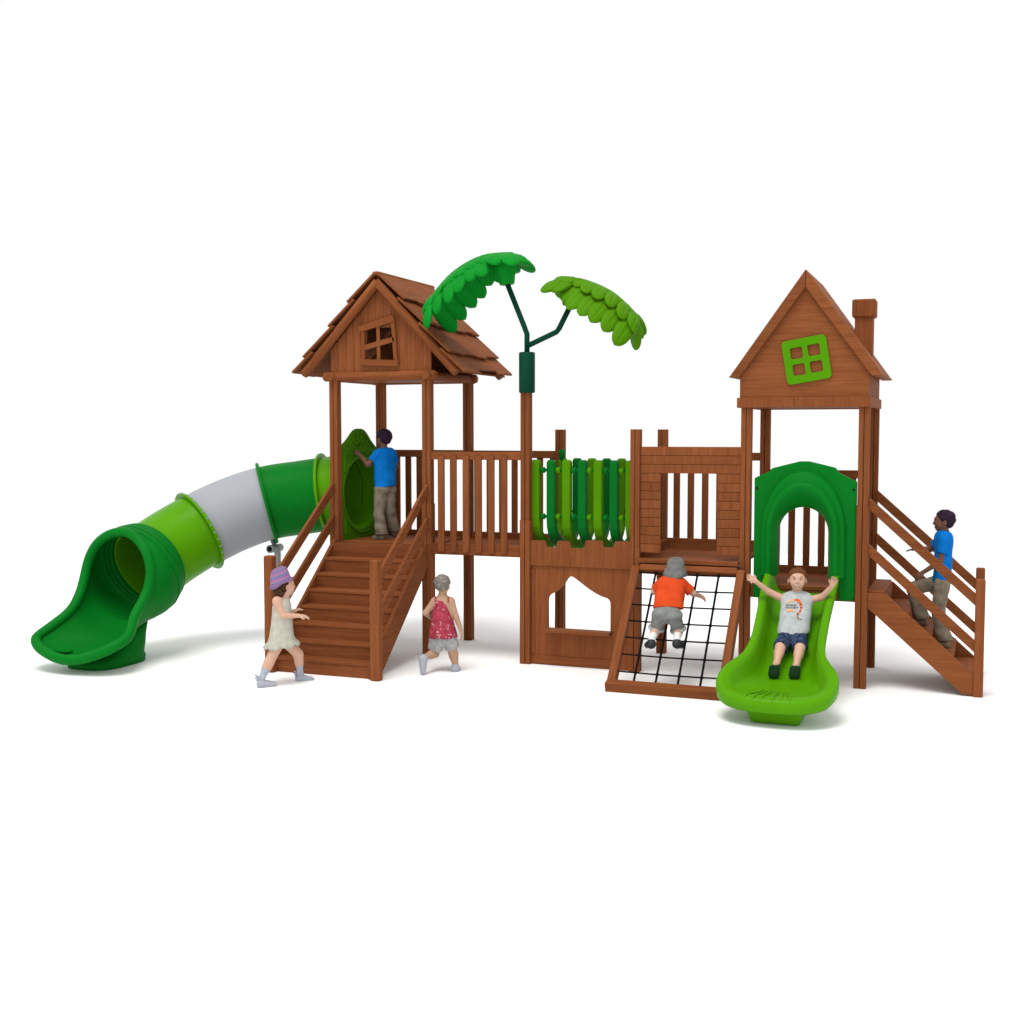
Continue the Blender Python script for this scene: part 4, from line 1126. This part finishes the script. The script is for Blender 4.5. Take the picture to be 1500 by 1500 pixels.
# toddler running away, seen from behind
k = Kid('toddler in a red flowered top and pale shorts running past the tower post', (1.52, -.588, 0), 655, 984, yaw_for(655)); J = k.J
P = dict(head=J(649, 854, .03), neck=J(648.5, 872, .02), chest=J(648, 892, .02), pelvis=J(649, 930, .02), shL=J(637, 879, .02), shR=J(661, 879, .01),
         hipL=J(641, 933, .02), hipR=J(658.5, 933, .02), elL=J(623.5, 896, .02), wrL=J(632, 904, .10), elR=J(668.5, 903, -.01), wrR=J(675.5, 921, -.02),
         knL=J(636.5, 956, .06), anL=J(622.5, 962, -.09), heL=J(619.5, 964.5, -.12), toL=J(619.5, 981, -.13),
         knR=J(664, 957, .06), anR=J(667.5, 975, .03), heR=J(666.5, 979.5, .015), toR=J(670, 980.5, .085))
fw = (.42, .9, -.02)
make_kid(k, P, TAN, LIPP, HAIRG, h=.160, fwd=fw, hands={'L': dict(d=(.6, .8, .2)), 'R': dict(d=(.15, 0, -1), n=(-1, .2, 0), curl=.3)}, slim=.66)
ring_loft(k, 'flowered_top', [(J(647, 875.5, .02), .058, .045, 0, 0), (J(647, 878, .02), .066, .060, 0, 0), (J(647, 888, .02), .074, .072, 0, 0), (J(648, 902, .02), .088, .080, 0, 0), (J(648.5, 916, .02), .104, .094, 0, 0), (J(649, 926, .02), .118, .106, 0, 0), (J(649, 932, .02), .126, .114, 0, 0)], FLOWER,
    wave=lambda i, a: (.008*i*math.sin(11*a), .004*math.sin(6*a) if i > 4 else 0))
for u in (638, 657):
    m = MB(); m.tube([J(u, 881, -.045), J(u, 875, -.035), J(u+.5, 872.5, .01), J(u, 877, .06)], .006, 8); obj('top_strap', m, FLOWER, k.t)
F = k.field([J(627, 925), J(672, 955)], .12); F.cone(P['hipL'], P['hipR'], .068, .068, .02); F.cone(P['pelvis'], P['pelvis']+V((0, 0, .05)), .07, .065, .02)
F.cone(P['hipL'], J(637, 949, .055), .066, .068, .015, flat=True); F.cone(P['hipR'], J(662, 948, .05), .066, .066, .015, flat=True); F.wobble(.003, 60, 2); fobj('shorts', F, SHORTG, k.t)
short_hair(k, P['head'], fw, (0, 0, 1), .160, HAIRG, 1.07, seed=5)
shoe(k, P['anL'], P['heL'], P['toL'], SHOEW, .033, .02); shoe(k, P['anR'], P['heR'], P['toR'], SHOEW, .034, .02)

# boy on the platform
k = Kid('boy in blue tee and khaki trousers on the platform, leaning on the tube slide entrance', (.358, .364, 1.078), 557, 790, yaw_for(557)); J = k.J
P = dict(head=J(562.5, 643, .03), neck=J(564, 660, .02), chest=J(564, 680, .0), pelvis=J(565, 714, -.01), shL=J(553.5, 667, .0), shR=J(575.5, 666, .03),
         hipL=J(559, 717, -.02), hipR=J(571, 717, .03), elL=J(540, 681, -.02), wrL=J(529.5, 668, .05), elR=J(581, 684, .10), wrR=J(573, 692, .16),
         knL=J(555.5, 752, -.03), anL=J(559, 783, -.03), heL=J(559.5, 787, -.03), toL=J(550, 787.5, .02),
         knR=J(571.5, 750, .05), anR=J(577, 778, .10), heR=J(577.5, 781.5, .10), toR=J(571, 781, .16))
fw = (-.78, .62, -.12)
make_kid(k, P, DARKSK, LIPD, HAIRD, h=.172, fwd=fw, hands={'L': dict(d=(-.4, .35, .55), n=(-.6, .5, -.2), curl=.3), 'R': dict(d=(-.8, .4, .1))})
short_hair(k, P['head'], fw, (0, 0, 1), .172, HAIRD, 1.02, seed=2)
shirt(k, P, BLUET, .62, J(565, 713, 0), (.12, 0, -1), .014, fat=.76, name='shirt'); 
trousers(k, P, KHAKI, 1.0, .064, .055, .062, top=J(565, 706, 0))
for q in 'LR': shoe(k, P['an'+q], P['he'+q], P['to'+q], SAND, .027, .006, 'sandal')

# boy climbing the net
k = Kid('boy in orange tee, grey shorts and grey bucket hat climbing the rope net', (3.5, -.55, .35), 972.3, 947.3, yaw_for(972)); J = k.J
P = dict(head=J(988, 835, .36), neck=J(985, 848, .31), chest=J(981, 866, .22), pelvis=J(976.5, 896, .07), shL=J(968, 856, .28), shR=J(998, 855, .28),
         hipL=J(967, 900, .05), hipR=J(986.5, 901, .05), elL=J(957.5, 866, .30), wrL=J(961, 866, .40), elR=J(1014.5, 868, .28), wrR=J(1023, 871, .34),
         knL=J(961, 921, .09), anL=J(955, 937, -.02), heL=J(954, 944, -.05), toL=J(949.5, 945, .01),
         knR=J(993, 922, .09), anR=J(991.5, 936, -.02), heR=J(991.5, 943, -.05), toR=J(998, 944.5, .005))
fw = (.1, .95, .25)
make_kid(k, P, PALE, LIPP, HAIRB, sockz=.055, h=.16, fwd=fw, hands={'L': dict(d=(-.2, .9, -.2)), 'R': dict(d=(.8, .4, -.45), n=(-.3, .5, -.8), curl=.7)}, sock_mat=SOCKW)
short_hair(k, P['head'], fw, (0, 0, 1), .16, HAIRB, 1.0, seed=2)
shirt(k, P, ORNG, .80, J(977, 890, .07), (0, -.35, -1), .016, fat=.86, sl_r=.046)
F = k.field([J(955, 890), J(1000, 928)], .14); F.cone(P['hipL'], P['hipR'], .070, .070, .02); F.cone(P['pelvis'], P['chest'], .072, .06, .02)
F.cone(P['hipL'], P['knL'], .068, .052, .012, flat=True); F.cone(P['hipR'], P['knR'], .068, .052, .012, flat=True); F.wobble(.003, 60, 4); F.plane(J(977, 886, .1), (0, .35, 1))
tr = fobj('shorts', F, GREYC, k.t)
for q in 'LR':
    m = MB(); d = (P['hip'+q]-P['kn'+q]).normalized(); t_, a_, c_ = frames([P['kn'+q], P['hip'+q]])[0]
    m.tube([P['kn'+q]+d*.004+(a_*math.cos(2*PI*i/24)+c_*math.sin(2*PI*i/24))*.058 for i in range(24)], .014, 10, closed=True); o = obj('rolled_cuff', m, SHORTG, tr)
    shoe(k, P['an'+q], P['he'+q], P['to'+q], SHOEB, .033, .014)
ring_loft(k, 'hat', [(J(989, 817.5, .34), .004, .004, 0, .2), (J(989, 818, .34), .050, .050, 0, .2), (J(989, 819.5, .34), .064, .064, 0, .2), (J(988.8, 826, .34), .072, .074, 0, .2), (J(988.5, 832, .335), .077, .080, 0, .2), (J(988.5, 832.8, .335), .082, .084, 0, .2), (J(988.2, 836, .33), .092, .094, 0, .22), (J(988, 840.5, .325), .102, .104, 0, .25)], HATG, wave=lambda i, a: (.012*math.sin(4*a) if i > 5 else 0, .004*math.sin(5*a) if i > 5 else 0))

# boy on the slide
k = Kid('laughing boy in grey printed tee and denim shorts on the lime slide, arms raised', (4.56, -.55, .455), 1160, 940, yaw_for(1160)); J = k.J
P = dict(head=J(1166, 849, .17), neck=J(1166, 867, .18), chest=J(1164, 893, .14), pelvis=J(1161, 928, .02), shL=J(1149.5, 879, .18), shR=J(1182, 879, .18),
         hipL=J(1152, 932, .0), hipR=J(1170, 932, .0), elL=J(1126, 868, .16), wrL=J(1108.5, 854, .12), elR=J(1201, 873, .16), wrR=J(1214.5, 857, .10),
         knL=J(1143.5, 948, -.18), anL=J(1138, 973, -.36), heL=J(1134.5, 985, -.37), toL=J(1135.5, 978, -.39),
         knR=J(1171, 948, -.18), anR=J(1166, 974, -.36), heR=J(1163.5, 986, -.37), toR=J(1164.5, 979, -.39))
fw = (.03, -1, .10)
body, hp = make_kid(k, P, PALE, LIPP, HAIRR, h=.172, fwd=fw, hands={'L': dict(d=(-1, -.1, .55), n=(0, -.8, .5), curl=.25, ln=.095), 'R': dict(d=(.35, -.2, 1), n=(-.2, -1, .2), curl=.8, ln=.095, thumb=-1)})
short_hair(k, P['head'], fw, (0, 0, 1), .172, HAIRR, 1.0, seed=2, spikes=True, front=-.02)
m = MB(); pts = [hp(-.125, .385, -.265), hp(-.07, .420, -.295), hp(0, .432, -.305), hp(.07, .420, -.295), hp(.125, .385, -.265)]; m.tube(pts, [.002, .0042, .0052, .0042, .002], 8); obj('teeth', m, EYEW, k.t)
tee = shirt(k, P, TEEG, 0, J(1161, 926.5, .0), (.05, .05, -1), .013, fat=.84, flare=.008)
trousers(k, P, DENIM, .5, .064, .060, .062, top=J(1161, 924, .02), hipr=.064)
for q in 'LR':
    he, to = P['he'+q], P['to'+q]; F = k.field([he, to], .09); up_ = (to-he).normalized()
    a, b = J((1134.5 if q == 'L' else 1163.5), 988.5, -.40), J((1135.5 if q == 'L' else 1164.5), 978.5, -.43)
    for o in (-.016, .016): F.cone(a+V((o, 0, 0)), b+V((o, 0, 0)), .027, .026, .015)
    F.cone(a+V((0, .03, 0)), P['an'+q]+V((0, 0, -.01)), .032, .032, .02); F.plane(a+V((0, -.030, 0)), (0, -1, -.12)); fobj('shoe', F, SHOEG, k.t)
# print on the tee: orange curled tail with dark bands and a scribbled line of lettering
bvh = None
dg = bpy.context.evaluated_depsgraph_get(); bvh = BVHTree.FromPolygons([v.co.copy() for v in tee.data.vertices], [list(p.vertices) for p in tee.data.polygons])
def on_tee(u, v):
    o = J(u, v, .1); h_ = bvh.ray_cast(V((o.x, -1, o.z)), V((0, 1, 0))); return h_[0]+V((0, -.0025, 0)) if h_[0] else None
def stroke(pts, ws, mi, m):
    L = []; Rr = []
    for i, (u, v) in enumerate(pts):
        a = pts[max(i-1, 0)]; b = pts[min(i+1, len(pts)-1)]; d = V((b[0]-a[0], b[1]-a[1])).normalized(); w_ = ws[i]/2
        L.append(on_tee(u-d.y*w_, v+d.x*w_)); Rr.append(on_tee(u+d.y*w_, v-d.x*w_))
    if all(p is not None for p in L+Rr): m.loft([[a, b] for a, b in zip(L, Rr)], False, False, True, mi)
pm = MB(); arc = []
c0, c1 = 1164.8, 887.5
for i in range(15): a = math.radians(-115+i*14); arc.append((c0+6.9*math.cos(a), c1+9.6*math.sin(a)))
arc += [(1167.6, 897.5), (1166.8, 900.5), (1168, 903.3), (1170.5, 904.4), (1173, 903)]
wd = [2.2, 3.0, 3.6, 3.9, 4, 3.9, 3.7, 3.4, 3.1, 2.8, 2.5, 2.3, 2.1, 1.9, 1.8, 1.7, 1.5, 1.2, .9, .6]
for i in range(len(arc)-1):
    stroke([arc[i], ((arc[i][0]+arc[i+1][0])/2, (arc[i][1]+arc[i+1][1])/2)], wd[i:i+2], 0 if i < 14 else 1, pm); stroke([((arc[i][0]+arc[i+1][0])/2, (arc[i][1]+arc[i+1][1])/2), arc[i+1]], wd[i:i+2], 1 if (i > 5 and i % 2 == 0) else 0, pm)
stroke([(1152.5, 884), (1155, 880.5), (1159, 878.8), (1162, 879.6)], [1.2, 2.6, 3.4, 2], 2, pm)
stroke([(1151.5, 892.5), (1154, 892.5), (1158, 892.3), (1162, 892)], [2.2, 3.4, 3.6, 2.2], 2, pm); stroke([(1152, 894.6), (1156, 893.6), (1160, 893.9), (1161, 895.5)], [.8, 1.1, 1.0, .6], 0, pm)
rs = random.Random(11)
for r_, (ya_, n_) in enumerate(((886.0, 8), (889.2, 9))):
    for i in range(n_):
        u = 1150.3+i*1.95+r_*.2; y_ = ya_-i*.05
        stroke([(u, y_-1.2), (u+.35, y_), (u+rs.uniform(-.1, .5), y_+1.2)], [.8, .7, .8], 1, pm); stroke([(u+.2, y_+rs.uniform(-.9, .9)), (u+1.1, y_+rs.uniform(-.9, .9))], [.55, .55], 1, pm)
PR0 = cloth('print_orange', (.62, .09, .02), (.78, .16, .04), 60); PR1 = cloth('print_dark', (.03, .022, .022), (.05, .035, .03), 60); PR2 = cloth('print_peach', (.62, .36, .16), (.72, .44, .24), 60)
obj('shirt_print', pm, [PR0, PR1, PR2], tee, recalc=False)

# boy on the side stairs
k = Kid('boy in blue tee and khaki trousers climbing the side stairs beside the gabled tower', (5.685, .40, .33), 1388, 948, yaw_for(1388)); J = k.J
P = dict(head=J(1385, 772.5, 0), neck=J(1386.5, 790, 0), chest=J(1385, 812, 0), pelvis=J(1384.5, 853, 0), shL=J(1387, 797.5, -.075), shR=J(1384, 798, .075),
         hipL=J(1386, 857, -.05), hipR=J(1382.5, 857, .05), elL=J(1383, 828, -.095), wrL=J(1359.5, 845, -.07), elR=J(1368, 812, .12), wrR=J(1352, 813, .11),
         knL=J(1380, 897, -.045), anL=J(1390, 939, -.05), heL=J(1391, 944, -.05), toL=J(1379, 944, -.05),
         knR=J(1347, 868, .05), anR=J(1360, 910, .05), heR=J(1361, 914.5, .05), toR=J(1349.5, 914.5, .05))
fw = (-1, -.06, -.02)
make_kid(k, P, DARKSK, LIPD, HAIRD, h=.172, fwd=fw, hands={'L': dict(d=(-.75, 0, -.55), n=(.2, .6, -.6), curl=.5), 'R': dict(d=(-1, .1, -.08), n=(0, 0, -1), curl=.25, thumb=-1)})
short_hair(k, P['head'], fw, (0, 0, 1), .172, HAIRD, 1.02, seed=2)
shirt(k, P, BLUET, .66, J(1384, 856, 0), (.18, 0, -1), .014, fat=.76)
trousers(k, P, KHAKI, 1.0, .064, .056, .064, top=J(1384, 848, 0))
for q in 'LR': shoe(k, P['an'+q], P['he'+q], P['to'+q], SAND, .027, .006, 'sandal')


# ------------------------------------------------------------------ light, world, camera
w = bpy.data.worlds.new('World'); scene.world = w; w.use_nodes = True
bg = w.node_tree.nodes['Background']; bg.inputs['Color'].default_value = (1, 1, 1, 1); bg.inputs['Strength'].default_value = 1.0
def area(name, loc, tgt, size, power, col=(1, 1, 1)):
    l = bpy.data.lights.new(name, 'AREA'); l.shape = 'DISK'; l.size = size; l.energy = power; l.color = col
    o = bpy.data.objects.new(name, l); COL.objects.link(o); o.location = loc
    o.rotation_euler = (V(tgt)-V(loc)).to_track_quat('-Z', 'Y').to_euler(); return o
area('key_lamp', (2.6-1.5, -9.0, 25), (2.6, 0, 0), 13, PI*.64*PI*(25**2+81+25), (1, .985, .96))

cam = bpy.data.cameras.new('camera'); co = bpy.data.objects.new('camera', cam); COL.objects.link(co); scene.camera = co
yw, pi_, ro = .3716, -.0672, -.0008
fwd = V((-math.sin(yw)*math.cos(pi_), math.cos(yw)*math.cos(pi_), math.sin(pi_)))
rgt = V((math.cos(yw), math.sin(yw), 0)); upv = rgt.cross(fwd)
r2 = rgt*math.cos(ro)+upv*math.sin(ro); u2 = -rgt*math.sin(ro)+upv*math.cos(ro)
co.matrix_world = Matrix(((r2.x, u2.x, -fwd.x, 5.9354), (r2.y, u2.y, -fwd.y, -10.3099), (r2.z, u2.z, -fwd.z, 2.1569), (0, 0, 0, 1)))
cam.sensor_fit = 'HORIZONTAL'; cam.sensor_width = 36; cam.lens = 36*1756.26/1500; cam.clip_end = 400; cam.clip_start = .1
vs = scene.view_settings; vs.view_transform = 'Standard'; vs.look = 'None'; vs.exposure = 0; vs.gamma = 1; vs.use_curve_mapping = False
scene.cycles.max_bounces = 8
